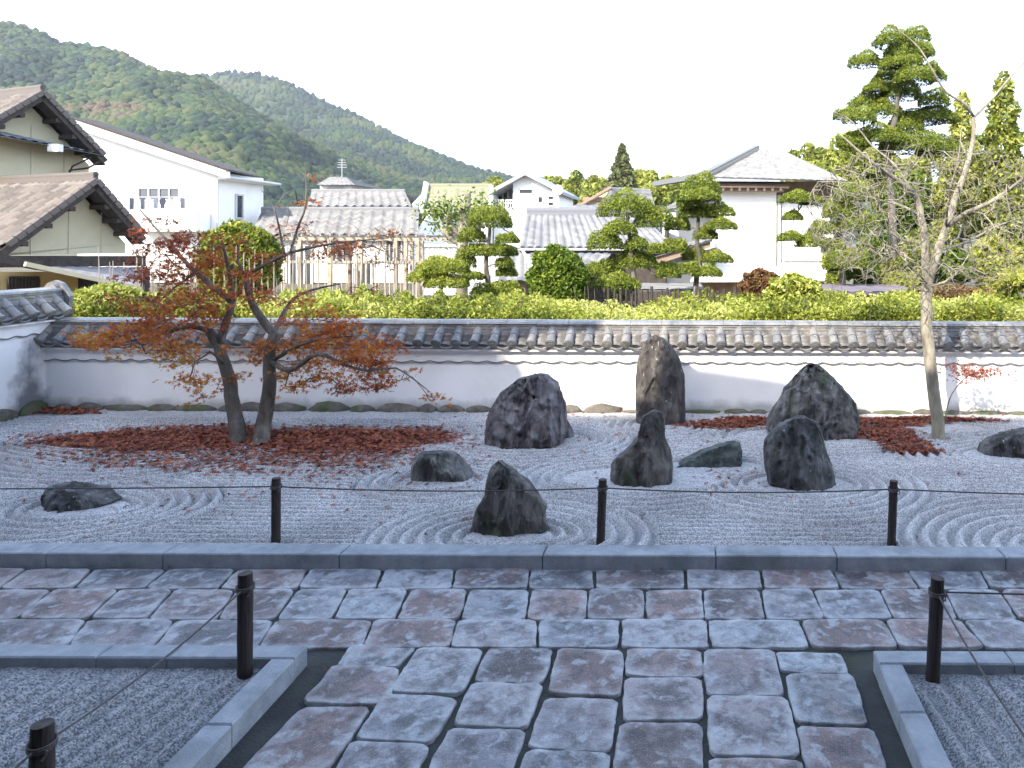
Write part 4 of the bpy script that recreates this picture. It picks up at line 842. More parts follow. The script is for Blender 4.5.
# hill of trees behind the town in the middle and to the right
k = 0
for (px, pt, rx, Y, ad) in ((498,176,16,150,'leftmost small green tree behind the white gabled house'),(552,174,14,130,'green tree just right of the white gable'),(572,172,16,125,'round green tree between the white gable and the grey gable'),(592,175,14,120,'green tree above the dark low tiled roof'),
   (606,178,13,128,'green tree left of the conical conifer'),(645,164,17,90,'tree touching the right side of the conical conifer'),(664,170,16,110,'green tree beside the left tip of the storehouse roof'),(680,172,14,118,'green tree peeping behind the storehouse roof tip'),(655,182,18,84,'bright green tree in front of the far wood'),(540,186,20,100,'low green tree behind the white gable wall')):
    crown_tree(px, pt, 215, rx, Y, ad, M_far, False, 1800, .5*Y/110, .5)
for (px, pt, rx, Y, ad) in ((800,148,18,110,'small hazy tree left of the storehouse roof end on the hill'),(818,140,20,105,'green tree on the hill above the storehouse eave'),(838,136,20,100,'green tree on the hill left of the layered pine'),(812,160,24,90,'low tree right above the storehouse roof'),(840,158,24,85,'green tree below the layered pine on the hill')):
    crown_tree(px, pt, 210, rx, Y, ad, M_far, False, 2400, .5*Y/110, .5, group='trees at the right')
HAZE = .00015
M_stp = None
# ================================================================== MOUNTAINS
M_mt = mat('forest_floor', [(.035,.055,.03),(.07,.09,.05)], .01, 1)
M_fst = mat('forest_crown', [(.006,.016,.012),(.014,.034,.012),(.034,.056,.013),(.060,.072,.020),(.070,.062,.030),(.085,.055,.032)], tint=True, rough=.8)
def mountain(ridge, Y0, Y1, ybase, seed, label, n, rad, conif, name='mountain'):
    rx = [p[0] for p in ridge]; ry = [p[1] for p in ridge]
    def pt(px, v, disp=True):
        py = np.interp(px, rx, ry); Y = Y0+(Y1-Y0)*v; Ztop = (H+(CY-py)/F*Y1); zb = 0
        e = .85+.25*np.sin(px*.013+seed); Z = zb+(Ztop-zb)*v**e
        X = (px-CX)/F*Y
        gl = np.sin(X*.022*600/Y1+seed+v*2.2)*.5+np.sin(X*.05*600/Y1+seed*2-v*3)*.3+np.sin(X*.11*600/Y1+v*5)*.15
        return X, Y+gl*(Y1-Y0)*.10*np.sin(v*math.pi), Z+gl*Ztop*.14*np.sin(v*math.pi)
    us = np.linspace(ridge[0][0], ridge[-1][0], 240); vs = np.linspace(0, 1, 40); U, Vv = np.meshgrid(us, vs); X, Y, Z = pt(U, Vv)
    X = np.vstack([X, X[-1]*1.3]); Y = np.vstack([Y, Y[-1]*1.3]); Z = np.vstack([Z, Z[-1]*0-5]); idx = np.arange(X.size).reshape(X.shape)
    struct(mesh(name, np.stack([X.ravel(), Y.ravel(), Z.ravel()], 1), np.stack([idx[:-1,:-1], idx[:-1,1:], idx[1:,1:], idx[1:,:-1]], -1).reshape(-1, 4), M_mt, smooth=True))
    u = RNG.uniform(max(ridge[0][0], -120), min(ridge[-1][0], 1100), n); v = RNG.uniform(.03, 1.0, n); X, Y, Z = pt(u, v)
    P = np.stack([X, Y, Z+rad*.2], 1); rr = rad*RNG.uniform(.6, 1.25, n)
    nz = np.array([noise.noise(Vector((x*.012+seed, y*.012, z*.02))) for x, y, z in P]); nz2 = np.array([noise.noise(Vector((x*.04+seed, y*.04, z*.05))) for x, y, z in P])
    t = (.25 if conif else .38)+nz*.55+nz2*.4+RNG.normal(size=n)*(.08 if conif else .16)
    V, Fc, q = blobs(P, rr, 1, .3, 1.5 if conif else 1.0)
    o = mesh('hillside_forest', V, Fc, M_fst, tint=np.repeat(np.clip(t, 0, 1), q)); stuff(o, label, 'forest')
mountain([(-500,60),(-200,10),(-60,18),(0,27),(22,28),(40,36),(60,47),(90,49),(120,57),(140,67),(165,79),(180,81),(200,92),(250,118),(300,140),(350,160),(400,178),(460,192),(520,203)], 330, 720, 200, 1.3, 'mixed green and brown forest covering the nearer left mountainside', 13000, 3.3, False)
mountain([(60,120),(120,100),(180,84),(215,76),(245,74),(275,80),(300,91),(330,105),(360,120),(395,138),(420,151),(450,163),(482,173),(520,181),(700,186),(1300,186)], 620, 1150, 200, 4.1, 'dark green conifer forest covering the farther mountain', 15000, 3.6, True)

# ================================================================== BUILDINGS
M_wh = mat('white_wall', [(.74,.73,.70),(.82,.81,.78)], .8, .9, .1, 12, extra=[((.6,.58,.55), .7, .55, .75, .3)])
M_cream = mat('cream_render', [(.50,.45,.30),(.58,.53,.37)], 1.2, .9, .2, 25)
M_yel = mat('ochre_wall', [(.50,.36,.15),(.58,.43,.20)], 1.2, .9, .2, 25)
M_bt = mat('brown_roof_tile', [(.075,.062,.055),(.12,.10,.085),(.17,.145,.125)], tint=True, rough=.6, spec=.4)
M_gt = mat('grey_roof_tile', [(.11,.118,.135),(.15,.157,.172),(.20,.205,.215)], tint=True, rough=.55, spec=.4)
M_pt = mat('pale_roof_tile', [(.12,.12,.125),(.17,.17,.17),(.22,.215,.205)], tint=True, rough=.6)
M_gn = mat('greenish_roof', [(.17,.175,.11),(.21,.21,.135),(.25,.245,.165)], tint=True, rough=.7)
M_dkw = mat('dark_timber', [(.035,.028,.025),(.08,.065,.055)], 8, .8)
M_brw = mat('brown_timber', [(.20,.14,.10),(.30,.22,.165)], 6, .8)
M_glass = mat('window_glass', [(.03,.035,.04),(.05,.055,.06)], 2, .12, spec=.8)
M_frm = mat('window_frame', [(.45,.45,.44),(.5,.5,.49)], 5, .5)
M_cloth = mat('laundry_cloth', [(.04,.045,.07),(.25,.28,.36),(.75,.75,.75),(.8,.8,.82),(.5,.15,.12)], tint=True, rough=.9)
M_met = mat('metal', [(.25,.25,.25),(.32,.32,.32)], 5, .5)
def window(root, a, b_, c, d, mull=1, frame=M_frm, out=None, w=.05):
    """a,b,c,d: corners TL,TR,BR,BL in world"""
    a, b_, c, d = map(Vector, (a, b_, c, d)); out = Vector(out) if out else (b_-a).cross(d-a).normalized()
    if out.dot(Vector((0,-1,0))) < 0 and abs(out.y) > .2: out = -out
    m = MB()
    for p, q in ((a,b_),(b_,c),(c,d),(d,a)): m.bar(p+out*.03, q+out*.03, w, w)
    for i in range(1, mull+1): t = i/(mull+1); m.bar(a.lerp(b_, t)+out*.03, d.lerp(c, t)+out*.03, w*.8)
    f = m.build('window', frame); part(f, root)
    g_ = MB(); g_.prism([a+out*.01, b_+out*.01, c+out*.01, d+out*.01], -out*.04); p_ = g_.build('pane', M_glass); p_.parent = f
    p_.matrix_parent_inverse.identity(); return f
def slope(root, m, TL, TR, BL, BR, name='roof', **k): return tiles(name, m, root, TL, TR, BL, BR, **k)
def ridge(root, a, b_, r, m, name='ridge_tiles'):
    k = MB(); k.bar(a, b_, r*1.6, r*2.2); k.tube([Vector(a)+Vector((0,0,r)), Vector(b_)+Vector((0,0,r))], r*.9, 10); part(k.build(name, m), root)

# ---- brown tiled house at the left
n = Vector((.93, -.37, 0)).normalized(); P0 = at(95, 181, 22); rd = Vector((-n.x, -n.y, 0))
house = thing('tiled_house', 'cream and ochre Japanese house with two stacked brown tiled gables at the left', 'house', 'houses beyond the wall', (P0.x-3, P0.y+1, 0))
def gable(apex, lf, rf, P0, LEN, wall_bot, wm, over=.75, tk=.16):
    A = onp(*apex, P0, n); Lf = onp(*lf, P0, n); Rf = onp(*rf, P0, n)
    up = Vector((0,0,.05))
    slope(house, M_bt, A+rd*LEN+up, A+up, Lf+rd*LEN+up, Lf+up, tw=.31, th=.29, amp=.05, lift=.055)
    slope(house, M_bt, A+up, A+rd*LEN+up, Rf+up, Rf+rd*LEN+up, tw=.31, th=.29, amp=.05, lift=.055)
    ridge(house, A+up+Vector((0,0,.06))+n*.05, A+rd*LEN+up+Vector((0,0,.06)), .09, M_bt)
    b = MB()                                     # barge boards and verge tiles
    for E in (Lf, Rf):
        b.bar(A-Vector((0,0,.13))+n*.02, E-Vector((0,0,.13))+n*.02, .07, .20)
        b.bar(A-Vector((0,0,.24))-n*.25, E-Vector((0,0,.24))-n*.25, .55, .05)
        for t in (.25,.5,.75): p = A.lerp(E, t)-Vector((0,0,.34)); b.bar(p, p+rd*over, .14, .14)
    part(b.build('barge_board', M_dkw), house); b = MB()
    for E in (Lf, Rf):
        k = int((E-A).length/.26); d = (E-A).normalized()
        for i in range(k): p = A+d*(.26*i+.13)+n*.06+Vector((0,0,.03)); b.bar(p-d*.115, p+d*.115, .16, .15)
    part(b.build('verge_tiles', M_bt), house)
    # gable wall, recessed
    Wp = [p+rd*over for p in (A-Vector((0,0,.3)), Lf-Vector((0,0,.3)), Rf-Vector((0,0,.3)))]
    zl = H-(wall_bot-CY)*P0.y/F
    lo, hi = Wp[1].lerp(Wp[0], .04), Wp[2].lerp(Wp[0], .04)
    b = MB(); b.prism([Wp[0], lo, Vector((lo.x, lo.y, zl)), Vector((hi.x, hi.y, zl)), hi], rd*LEN*.9); part(b.build('gable_wall', wm), house)
    b = MB()
    for t in (.28, .55, .8): p = lo.lerp(hi, t)+n*.012; b.bar(Vector((p.x, p.y, zl)), Vector((p.x, p.y, min(Wp[0].z-.1, zl+1.6*(1-abs(t-.6)*2)+.3))), .03, .02)
    part(b.build('wall_battens', M_cream), house)
    return A, Lf, Rf
A, Lf, Rf = gable((95,181), (0,250), (143,236), P0, 9, 257, M_cream)
P1 = at(42, 93, 24.5); A1, L1, R1 = gable((42,93), (-40,140), (105,158), P1, 9, 180, M_cream)
# pent roof strip between the gable and upper wall
a = onp(-20,123,P1,n)+rd*.7; b_ = onp(100,150,P1,n)+rd*.7
slope(house, M_gt, a, b_, a+n*1.0-Vector((0,0,.30)), b_+n*.85-Vector((0,0,.16)), name='pent_roof', tw=.3, th=.27)
b = MB(); e = a.lerp(b_, .55)+n*1.0-Vector((0,0,.28)); b.box((e.x-.18, e.y-.1, e.z-.16), (e.x+.18, e.y+.1, e.z+.08)); part(b.build('end_tile', M_wh), house)
# drain pipe
b = MB(); q = [onp(103,160,P1,n), onp(88,168,P1,n), onp(77,170,P1,n)+rd*.4, onp(76,181,P1,n)+rd*.4]; b.tube(q, .035, 7); q2 = [onp(92,157,P1,n), onp(78,166,P1,n)+rd*.3, onp(77,172,P1,n)+rd*.4]; b.tube(q2, .03, 7); part(b.build('drain_pipe', M_dkw), house)
# beam, lower lean-to roof, ochre wall and window
P2 = P0+rd*.74
def face(poly, P, m, name, th=.12, parent=house):
    b = MB(); pts = [onp(x, y, P, n) for x, y in poly]; b.prism(pts, rd*th); o = b.build(name, m); part(o, parent); return o
face([(-40,256),(146,256),(146,266),(-40,268)], P2, M_dkw, 'beam', .4)
face([(-40,272),(78,272),(78,345),(-40,345)], P0+rd*.6, M_yel, 'lower_wall', .3)
face([(78,268),(150,268),(150,345),(78,345)], P0+rd*1.0, M_dkw, 'porch_wall', .3)
a, b_, c, d = [onp(x, y, P2, n) for x, y in ((-30,262),(143,264),(-30,262),(143,290))]
e0, e1 = onp(25,262,P0+n*1.2,n), onp(140,287,P0+n*1.2,n)
slope(house, mat('lean_to_sheet', [(.25,.24,.24),(.36,.34,.33)], 2, .7), onp(24,266,P2,n), onp(142,267,P2,n), e0, e1, name='lean_to_roof', tw=.35, th=.9, amp=.01, lift=.004)
b = MB(); b.bar(e0-Vector((0,0,.05)), e1-Vector((0,0,.05)), .10, .12); part(b.build('gutter', mat('pale_gutter', [(.55,.47,.30),(.62,.54,.38)], 3, .6)), house)
b = MB(); b.bar(onp(-30,252,P0+n*1,n), onp(38,266,P0+n*1,n), .12, .22); part(b.build('eave_beam', M_dkw), house)
window(house, *[onp(x, y, P0+rd*.58, n) for x, y in ((8,277),(38,277),(38,298),(8,298))], mull=8, frame=M_dkw, out=n, w=.05)

# ---- white house with sloping roof and balcony laundry
Y = 40; X0 = at(217,172,Y).x; wz = at(217,174,Y).z
wh = thing('white_house', 'big plain white house with a single long sloping roof and laundry on its balcony', 'house', 'houses beyond the wall', (at(150,200,Y).x, Y+3, 0))
def P(px, py, Y=Y): return at(px, py, Y)
b = MB(); f = [P(78,126), P(217,172), Vector((X0, Y, 0)), Vector((P(78,126).x, Y, 0))]; b.prism(f, (0, 4.3, 0)); part(b.build('wall', M_wh), wh)
b = MB(); b.prism([P(74,120,Y-.6), P(226,171,Y-.6), P(226,178,Y-.6), P(74,128,Y-.6)], (0, .35, 0)); part(b.build('fascia', M_wh), wh)
b = MB(); d = Vector((0, 5.6, 0)); a, c = P(72,119,Y-.6)+Vector((0,0,.03)), P(228,171.5,Y-.6)+Vector((0,0,.03)); a2, c2 = P(97,122,Y+4.8), P(264,179,Y+4.8); b.prism([a, c, c2, a2], (0,0,.10)); part(b.build('roof', M_dkw), wh)
b = MB(); s = X0; b.prism([(s+.02, Y, wz-.05), (s+.7, Y-.2, wz-.12), (s+.7, Y-.2, wz-.24), (s+.02, Y, wz-.3)], (0, 4.9, 0)); part(b.build('side_eave', M_wh), wh)
b = MB(); b.tube([(s+.72, Y-.3, wz-.2), (s+.72, Y+4.8, wz-.2)], .07, 8); b.tube([(s+.08, Y-.08, wz-.3), (s+.08, Y-.08, 0)], .05, 8); part(b.build('gutter', M_frm), wh)
window(wh, P(139,188,Y-.02), P(180,188,Y-.02), P(180,200,Y-.02), P(139,200,Y-.02), 3, out=(0,-1,0), w=.09)
xw = X0+.02; window(wh, (xw, Y+1.6, wz-1.0), (xw, Y+2.2, wz-1.0), (xw, Y+2.2, wz-2.3), (xw, Y+1.6, wz-2.3), 0, out=(1,0,0), w=.09)
b = MB(); c0, c1 = P(128,212,Y-1.2), P(196,212,Y-1.2); b.prism([c0, c1, c1-Vector((0,0,1.0)), c0-Vector((0,0,1.0))], (0, 1.15, 0)); bal = b.build('balcony', M_wh); part(bal, wh)
b = MB()
b.bar(P(130,197,Y-1.1), P(192,197,Y-1.1), .05); 
for x in (130,161,192): b.bar(P(x,197,Y-1.1), P(x,212,Y-1.1), .05)
part(b.build('drying_rail', M_met), wh)
for i, (x, w_, h_, t, kind, lab) in enumerate(((132,4,11,.0,0,'dark trousers, first item on the left of the drying rail'),(137,5,10,.3,1,'grey blue shirt second from the left on the drying rail'),(143,4,11,.02,0,'dark trousers left of the white shirt on the drying rail'),(149,7,11,.6,1,'white shirt in the middle left of the drying rail'),(156,4,10,.1,0,'dark narrow garment right of the white shirt'),(163,6,10,.0,1,'dark shirt in the middle of the drying rail'),(170,5,9,.95,1,'reddish top right of the dark shirt'),(176,6,9,.65,1,'white top on the right of the drying rail'),(183,4,10,.05,0,'dark garment near the right end of the drying rail'))):
    x0, x1 = P(x-w_/2,198,Y-1.2).x, P(x+w_/2,198,Y-1.2).x; z1 = P(x,198,Y-1.2).z; z0 = z1-h_*Y/F; yy = Y-1.25; m = MB(); mid = (x0+x1)/2; W = x1-x0
    if kind: pl = [(x0,z1-.12),(x0+W*.3,z1),(x0+W*.7,z1),(x1,z1-.12),(x1-.02,z1-.32),(x0+W*.8,z1-.25),(x0+W*.8,z0),(x0+W*.2,z0),(x0+W*.2,z1-.25),(x0+.02,z1-.32)]
    else: pl = [(x0,z1),(x1,z1),(x1,z0),(mid+.02,z0),(mid,z1-.25),(mid-.02,z0),(x0,z0)]
    m.prism([(a_, yy, c_) for a_, c_ in pl], (0, .05, 0), t); o = m.build('laundry', M_cloth); tag(o, lab, 'laundry', 'laundry on the balcony')

# ---- simple houses in the middle distance
def hipgable(name, label, xl, xr, yr, ye, Y, dep, m, wall=M_wh, rl=None, rr=None, depf=None, ribs=False, tw=.3, eave=.5, wallpx=None):
    """roof slope facing us: ridge from (rl,yr) to (rr,yr) px, eave at ye px between xl,xr"""
    root = thing(name, label, 'house', 'houses beyond the wall', (at((xl+xr)/2, ye, Y).x, Y, 0)); Yr = Y+dep
    rl = xl if rl is None else rl; rr = xr if rr is None else rr
    e0, e1 = at(xl, ye, Y), at(xr, ye, Y); r0, r1 = at(rl, yr, Yr), at(rr, yr, Yr)
    slope(root, m, r0, r1, e0, e1, ribs=ribs, tw=tw, amp=.13 if ribs else .045, lift=.04)
    b0, b1 = e0+Vector((0, 2*dep, 0)), e1+Vector((0, 2*dep, 0)); slope(root, m, r1, r0, b1, b0, ribs=ribs, tw=tw)
    ridge(root, r0, r1, .13, m); z = e0.z-.12
    b = MB(); i = eave; b.box((e0.x+i, Y+i, 0), (e1.x-i, Y+2*dep-i, z)); part(b.build('wall', wall), root)
    b = MB()
    for (e, r, bk, s) in ((e0, r0, b0, 1), (e1, r1, b1, -1)):
        b.prism([Vector((e.x+s*i, Y+i, z)), Vector((e.x+s*i, Y+2*dep-i, z)), Vector((e.x+s*i, Yr, r.z-.2))], (s*.1, 0, 0)); part(b.build('gable_wall', wall), root); b = MB()
    b.bar(e0+Vector((0,.05,-.12)), e1+Vector((0,.05,-.12)), .08, .16); part(b.build('eave_board', M_dkw), root); return root
h = hipgable('long_house', 'long low house with pale corrugated tile roof in front of the small hipped house', 306, 412, 192, 207, 58, 3.6, M_pt, rl=312, rr=405, ribs=True, tw=.7)
h = hipgable('long_house', 'largest pale ribbed roof directly behind the wooden pergola', 250, 418, 211, 236, 40, 3.2, M_pt, rl=262, rr=419, ribs=True, tw=.6)
b = MB(); 
for (x0, x1, y0, y1) in ((290,312,245,285),(330,350,240,262),(355,372,262,285),(386,410,240,262)):
    window(h, *[at(x, y, 40.45) for x, y in ((x0,y0),(x1,y0),(x1,y1),(x0,y1))], mull=2, out=(0,-1,0), w=.1)
h = thing('small_white_house', 'small white hipped house with a roof aerial above the long pale roofs', 'house', 'houses beyond the wall', (at(336,190,75).x, 77, 0))
b = MB(); b.box(tuple(at(320,200,75))[:2]+(0,), (at(351,200,75).x, 81, at(320,183,75).z)); part(b.build('wall', M_wh), h)
e0, e1 = at(316,185,74), at(355,185,74); r0, r1 = at(330,177,77.5), at(346,177,77.5); slope(h, M_pt, r0, r1, e0, e1, tw=.5); slope(h, M_pt, r1, at(346,177,77.6), e1, e1+Vector((0,7,0)), tw=.5); slope(h, M_pt, r0+Vector((0,.1,0)), r0, e0+Vector((0,7,0)), e0, tw=.5)
b = MB(); q = at(342,178,77); b.tube([q, q+Vector((0,0,2.0))], .05, 5); 
for k in range(4): b.bar(q+Vector((-.5+.05*k,0,1.1+.25*k)), q+Vector((.5-.05*k,0,1.1+.25*k)), .05)
part(b.build('aerial', M_met), h); window(h, *[at(x, y, 74.9) for x, y in ((328,188),(344,188),(344,191),(328,191))], mull=1, out=(0,-1,0), w=.12)
# greenish roofed house
h = hipgable('green_roofed_house', 'house with a steep plain yellowish green roof left of the white gable', 421, 492, 187, 214, 50, 2.8, M_gn, rl=424, rr=492, tw=.45)
b = MB(); p = at(421,183,49.8)
b.prism([at(424,181,52.4), at(427,183,52.4), at(422,214,49.7), at(418,214,49.7)], (0,.4,0)); part(b.build('verge_wall', M_wh), h); b = MB(); b.prism([at(489,185,52.4), at(492,185,52.4), at(492,214,49.7), at(489,214,49.7)], (0,.4,0)); part(b.build('verge_wall', M_wh), h)
slope(h, M_pt, at(424,216,49.9), at(455,216,49.9), at(424,236,47), at(455,236,47), name='lower_roof', ribs=True, tw=.5)
window(h, *[at(x, y, 50.45) for x, y in ((462,222),(482,222),(482,236),(462,236))], mull=1, out=(0,-1,0), w=.1)
# plastered boundary wall
h = thing('boundary_wall', 'pale plastered boundary wall with slatted top between pergola and pruned tree', 'wall', None, (at(450,250,32).x, 32, 0))
b = MB(); a, c = at(418,247,32), at(530,247,32); b.box((a.x, 32, 0), (c.x, 32.2, a.z)); part(b.build('panel', M_wh), h)
b = MB(); b.box((a.x, 31.9, a.z), (c.x, 32.3, a.z+.12)); 
for i in range(22): x = a.x+(c.x-a.x)*i/22; b.box((x, 31.96, 0.3), (x+.06, 31.998, a.z))
part(b.build('coping', M_frm), h)
b = MB(); a, c = at(418,243,30), at(436,240,30); b.box((a.x, 30, 0), (c.x, 31.5, a.z)); 
# white gabled house
Y = 52; h = thing('gabled_house', 'white two storey house with front gable, recessed balcony and small windows', 'house', 'houses beyond the wall', (at(524,200,Y).x, Y+3, 0))
Q = lambda x, y, d=0: at(x, y, Y+d)
b = MB(); b.prism([Q(513,180), Q(525,175), Q(559,194), Vector((Q(559,194).x, Y, 0)), Vector((Q(513,194).x, Y, 0))], (0, 6, 0)); b.prism([Vector((Q(494,190).x, Y, 0)), Q(494,207), Q(513.2,207), Vector((Q(513.2,190).x, Y, 0))], (0,6,0)); 
b.box((Q(494,200).x, Y+2, 0), (Q(513,200).x, Y+6, Q(494,186).z)); part(b.build('wall', M_wh), h)
b = MB(); b.prism([Q(525,171,-.7), Q(563,192,-.7), Q(563,195,-.7), Q(525,175,-.7)], (0,7.5,0)); b.prism([Q(525,171,-.7), Q(525,175,-.7), Q(488,195,-.7), Q(488,191,-.7)], (0,7.5,0)); part(b.build('roof', mat('slate_roof', [(.25,.26,.28),(.33,.34,.36)], 1, .7)), h)
b = MB(); b.box((Q(495,190).x, Y+1.9, Q(495,206).z), (Q(512.5,190).x, Y+1.97, Q(495,187).z)); part(b.build('balcony_wall', mat('grey_taupe', [(.22,.20,.19),(.28,.26,.25)], 1, .9)), h)
window(h, *[Q(x, y, 1.85) for x, y in ((498,191),(508,191),(508,206),(498,206))], mull=1, out=(0,-1,0), w=.1)
b = MB(); b.bar(Q(494,200), Q(513,200), .07); b.bar(Q(494,203), Q(513,203), .05)
for x in np.linspace(494, 513, 9): b.bar(Q(x,200), Q(x,207), .05)
part(b.build('balcony_rail', M_wh), h)
for (x0, x1, y0, y1) in ((519,533,189,194),(538,543,196.5,203),(548,554,196,200),(548,554,202,206)): window(h, *[Q(x, y, -.02) for x, y in ((x0,y0),(x1,y0),(x1,y1),(x0,y1))], mull=0, out=(0,-1,0), w=.1)
b = MB(); q = Q(558,190,-.8); b.tube([q+Vector((0,.0,0)), q+Vector((0,-.1,0))], .35, 14); b.bar(q, q-Vector((0,-.1,.9)), .06); part(b.build('satellite_dish', M_wh), h)
# grey tiled low house in the middle
h = hipgable('tiled_gate_house', 'low house with dark eaves and blue grey tiled roof behind the round shrub', 520, 676, 214, 248, 25, 2.6, M_gt, wall=M_dkw, rl=527, rr=640, tw=.27, eave=.35)
slope(h, M_gt, at(530,253,24.8), at(612,253,24.8), at(534,268,23.2), at(600,268,23.2), name='lower_roof')
slope(h, M_gt, at(500,250,25.2), at(527,250,25.2), at(498,281,23.6), at(527,281,23.6), name='side_roof')
b = MB(); b.box((at(500,285,24).x, 23.9, 0), (at(526,285,24).x, 25, at(500,285,24).z+.1)); part(b.build('side_wall', M_brw), h)
b = MB(); b.tube([at(522,249,24.6), at(526,256,24.5), at(526,282,24.5)], .05, 6); b.tube([at(520,249.5,24.9), at(640,249.5,24.9)], .05, 6); part(b.build('gutter', M_frm), h)
# grey gabled house behind it
Y = 42; h = thing('grey_gabled_house', 'house with pale grey roof plane and weathered timber gable before the conical conifer', 'house', 'houses beyond the wall', (at(610,200,Y).x, Y+3, 0)); Q = lambda x, y, d=0: at(x, y, Y+d)
slope(h, M_pt, Q(611,187,1.5), Q(650,189,3), Q(600,213,-.8), Q(657,213,-.8), tw=.6, amp=.01, lift=.01)
slope(h, M_pt, Q(611,187,4), Q(611,187,1.5), Q(566,213,4), Q(566,212,1.5), tw=.5)
b = MB(); b.prism([Q(609,190,1.6), Q(598,212,1.6), Q(572,212,1.6)], (0,.2,0)); b.box((Q(572,212).x, Y+1.6, 0), (Q(655,212).x, Y+6, Q(570,212).z)); part(b.build('wall', M_cream), h)
b = MB(); 
for (x0, x1, y) in ((583,602,199),(578,604,205),(574,600,210)): b.bar(Q(x0,y,1.5), Q(x1,y,1.5), .12, .22)
b.bar(Q(611,187,1.2), Q(566,213,1.2), .15, .15); part(b.build('timber_frame', M_brw), h)
slope(h, M_gt, Q(568,205,-.5), Q(598,205,-.5), Q(566,214,-3), Q(598,214,-3), name='lower_roof', tw=.4)
# white storehouse on the right
Y = 27; Q = lambda x, y, d=0: at(x, y, Y+d)
h = thing('storehouse', 'large white walled storehouse with pale hipped roof and brown eaves on the right', 'house', 'houses beyond the wall', (Q(770,200).x, Y+4, 0))
zE = Q(780,184).z; a = Q(712,186,-.6); c = Q(846,181,-.6)
apl, apr = Q(757,149,4), Q(779,149,4)
M_stp = mat('bleached_roof', [(.17,.17,.165),(.22,.218,.21),(.28,.275,.26)], tint=True, rough=.6)
slope(h, M_stp, apl, apr, Q(706,177,-.8), Q(848,181,-.8), tw=.28, amp=.012, lift=.012)
slope(h, M_stp, apl+Vector((0,.3,0)), apl, Q(655,186,6), Q(706,177,-.8), name='roof', tw=.28, amp=.012, lift=.012)
slope(h, M_stp, apr, apr+Vector((0,.3,0)), Q(848,181,-.8), Q(838,178,8), name='roof', tw=.28, amp=.012, lift=.012)
b = MB(); k = 26; p0, p1 = Q(706,175,-.8), apl+Vector((0,0,.05)); b.bar(p0, p1, .22, .22)
for i in range(k): p = p0.lerp(p1, i/k); b.bar(p+Vector((-.08,-.1,-.02)), p+Vector((.0,-.34,-.10)), .12, .12)
b.bar(Q(655,184,6), Q(706,175,-.8), .25, .2); part(b.build('ridge_tiles', M_pt), h)
b = MB(); b.box((Q(717,190).x, Y+.6, 0), (Q(836,190).x, Y+7, Q(717,181,.6).z)); part(b.build('inner_wall', M_brw), h)
b = MB(); b.box((Q(716,190).x, Y+.2, 0), (Q(777,190).x, Y+.75, Q(717,192,.2).z)); part(b.build('front_panel', M_wh), h)
b = MB(); b.prism([Q(716,183,-.3), Q(786,183,-.3), Q(790,187,-.5), Q(716,187,-.5)], (0,.5,-.02)); b.box((Q(716,190).x, Y-.2, Q(716,192,.2).z), (Q(783,190).x, Y+.2, Q(716,187,.2).z)); part(b.build('lintel', M_brw), h)
b = MB()
for x in np.linspace(723, 780, 8): b.box((Q(x,190).x-.04, Y-.28, Q(x,191,0).z), (Q(x,190).x+.04, Y-.2, Q(x,189,0).z+.05))
part(b.build('rafter_ends', M_wh), h)
b = MB(); b.box((Q(783,200).x, Y+.42, 0), (Q(832,200).x, Y+.58, Q(783,198,.4).z)); part(b.build('side_panel', M_wh), h)
b = MB()
for x in np.linspace(784, 831, 15): b.bar(Q(x,231,.38), Q(x,233,.38), .05)
b.bar(Q(779,195,.35), Q(779,268,.35), .12); b.bar(Q(831,230,.35), Q(831,266,.35), .14); b.bar(Q(777,265,.3), Q(833,265,.3), .16); b.bar(Q(783,260,.35), Q(832,260,.35), .06); b.bar(Q(783,230,.38), Q(832,230,.38), .05); b.bar(Q(783,234,.38), Q(832,234,.38), .04)
for x in (821,824,827): b.bar(Q(x,248,.36), Q(x,262,.36), .05)
part(b.build('lattice', M_frm), h)
slope(h, M_wh, Q(700,266,.2), Q(832,268,.2), Q(690,281,-1.6), Q(846,281,-1.6), name='lower_roof', tw=.5, amp=.008, lift=.004)
b = MB(); b.box((Q(700,285).x, Y-.9, 0), (Q(840,285).x, Y+.2, Q(700,283,-1).z)); part(b.build('lower_wall', M_brw), h)
b = MB(); b.prism([Q(655,256,-2), Q(710,240,-2), Q(711,247,-2), Q(655,265,-2)], (0,1.5,0)); part(b.build('porch_gable', M_brw), h)
slope(h, M_pt, Q(655,252,1), Q(712,236,1), Q(655,256,-2.1), Q(712,240,-2.1), name='porch_roof', tw=.3, amp=.015)
b = MB(); b.box((Q(652,300,-1).x, Y-.7, 0), (Q(712,300,-1).x, Y-.2, Q(652,262,-1).z)); part(b.build('porch_wall', M_wh), h)
slope(h, M_pt, Q(680,200,2), Q(712,186,2), Q(655,213,0), Q(712,200,0), name='upper_porch_roof', tw=.28, amp=.02)
b = MB(); b.box((Q(662,210,1).x, Y+1.5, 0), (Q(716,210,1).x, Y+2.2, Q(662,212,1).z)); part(b.build('side_wall', M_wh), h)
slope(h, M_pt, Q(642,283,-6), Q(700,283,-6), Q(640,290,-7.5), Q(705,290,-7.5), name='outhouse_roof', tw=.4, amp=.01)
# low shed with dark roof on the right
h = thing('garden_shed', 'low shed with a dark purplish sheet roof behind the hedge on the right', 'shed', None, (at(860,290,17).x, 18, 0))
slope(h, mat('purple_sheet', [(.10,.09,.11),(.17,.15,.18)], 2, .6), at(808,284,19.5), at(905,284,19.5), at(806,292,17), at(907,292,17), tw=.4, amp=.015, lift=.01, thick=.08)
b = MB(); b.box((at(812,295,17.4).x, 17.3, 0), (at(902,295,17.4).x, 19, at(812,289,17.4).z-.08)); part(b.build('wall', M_brw), h)
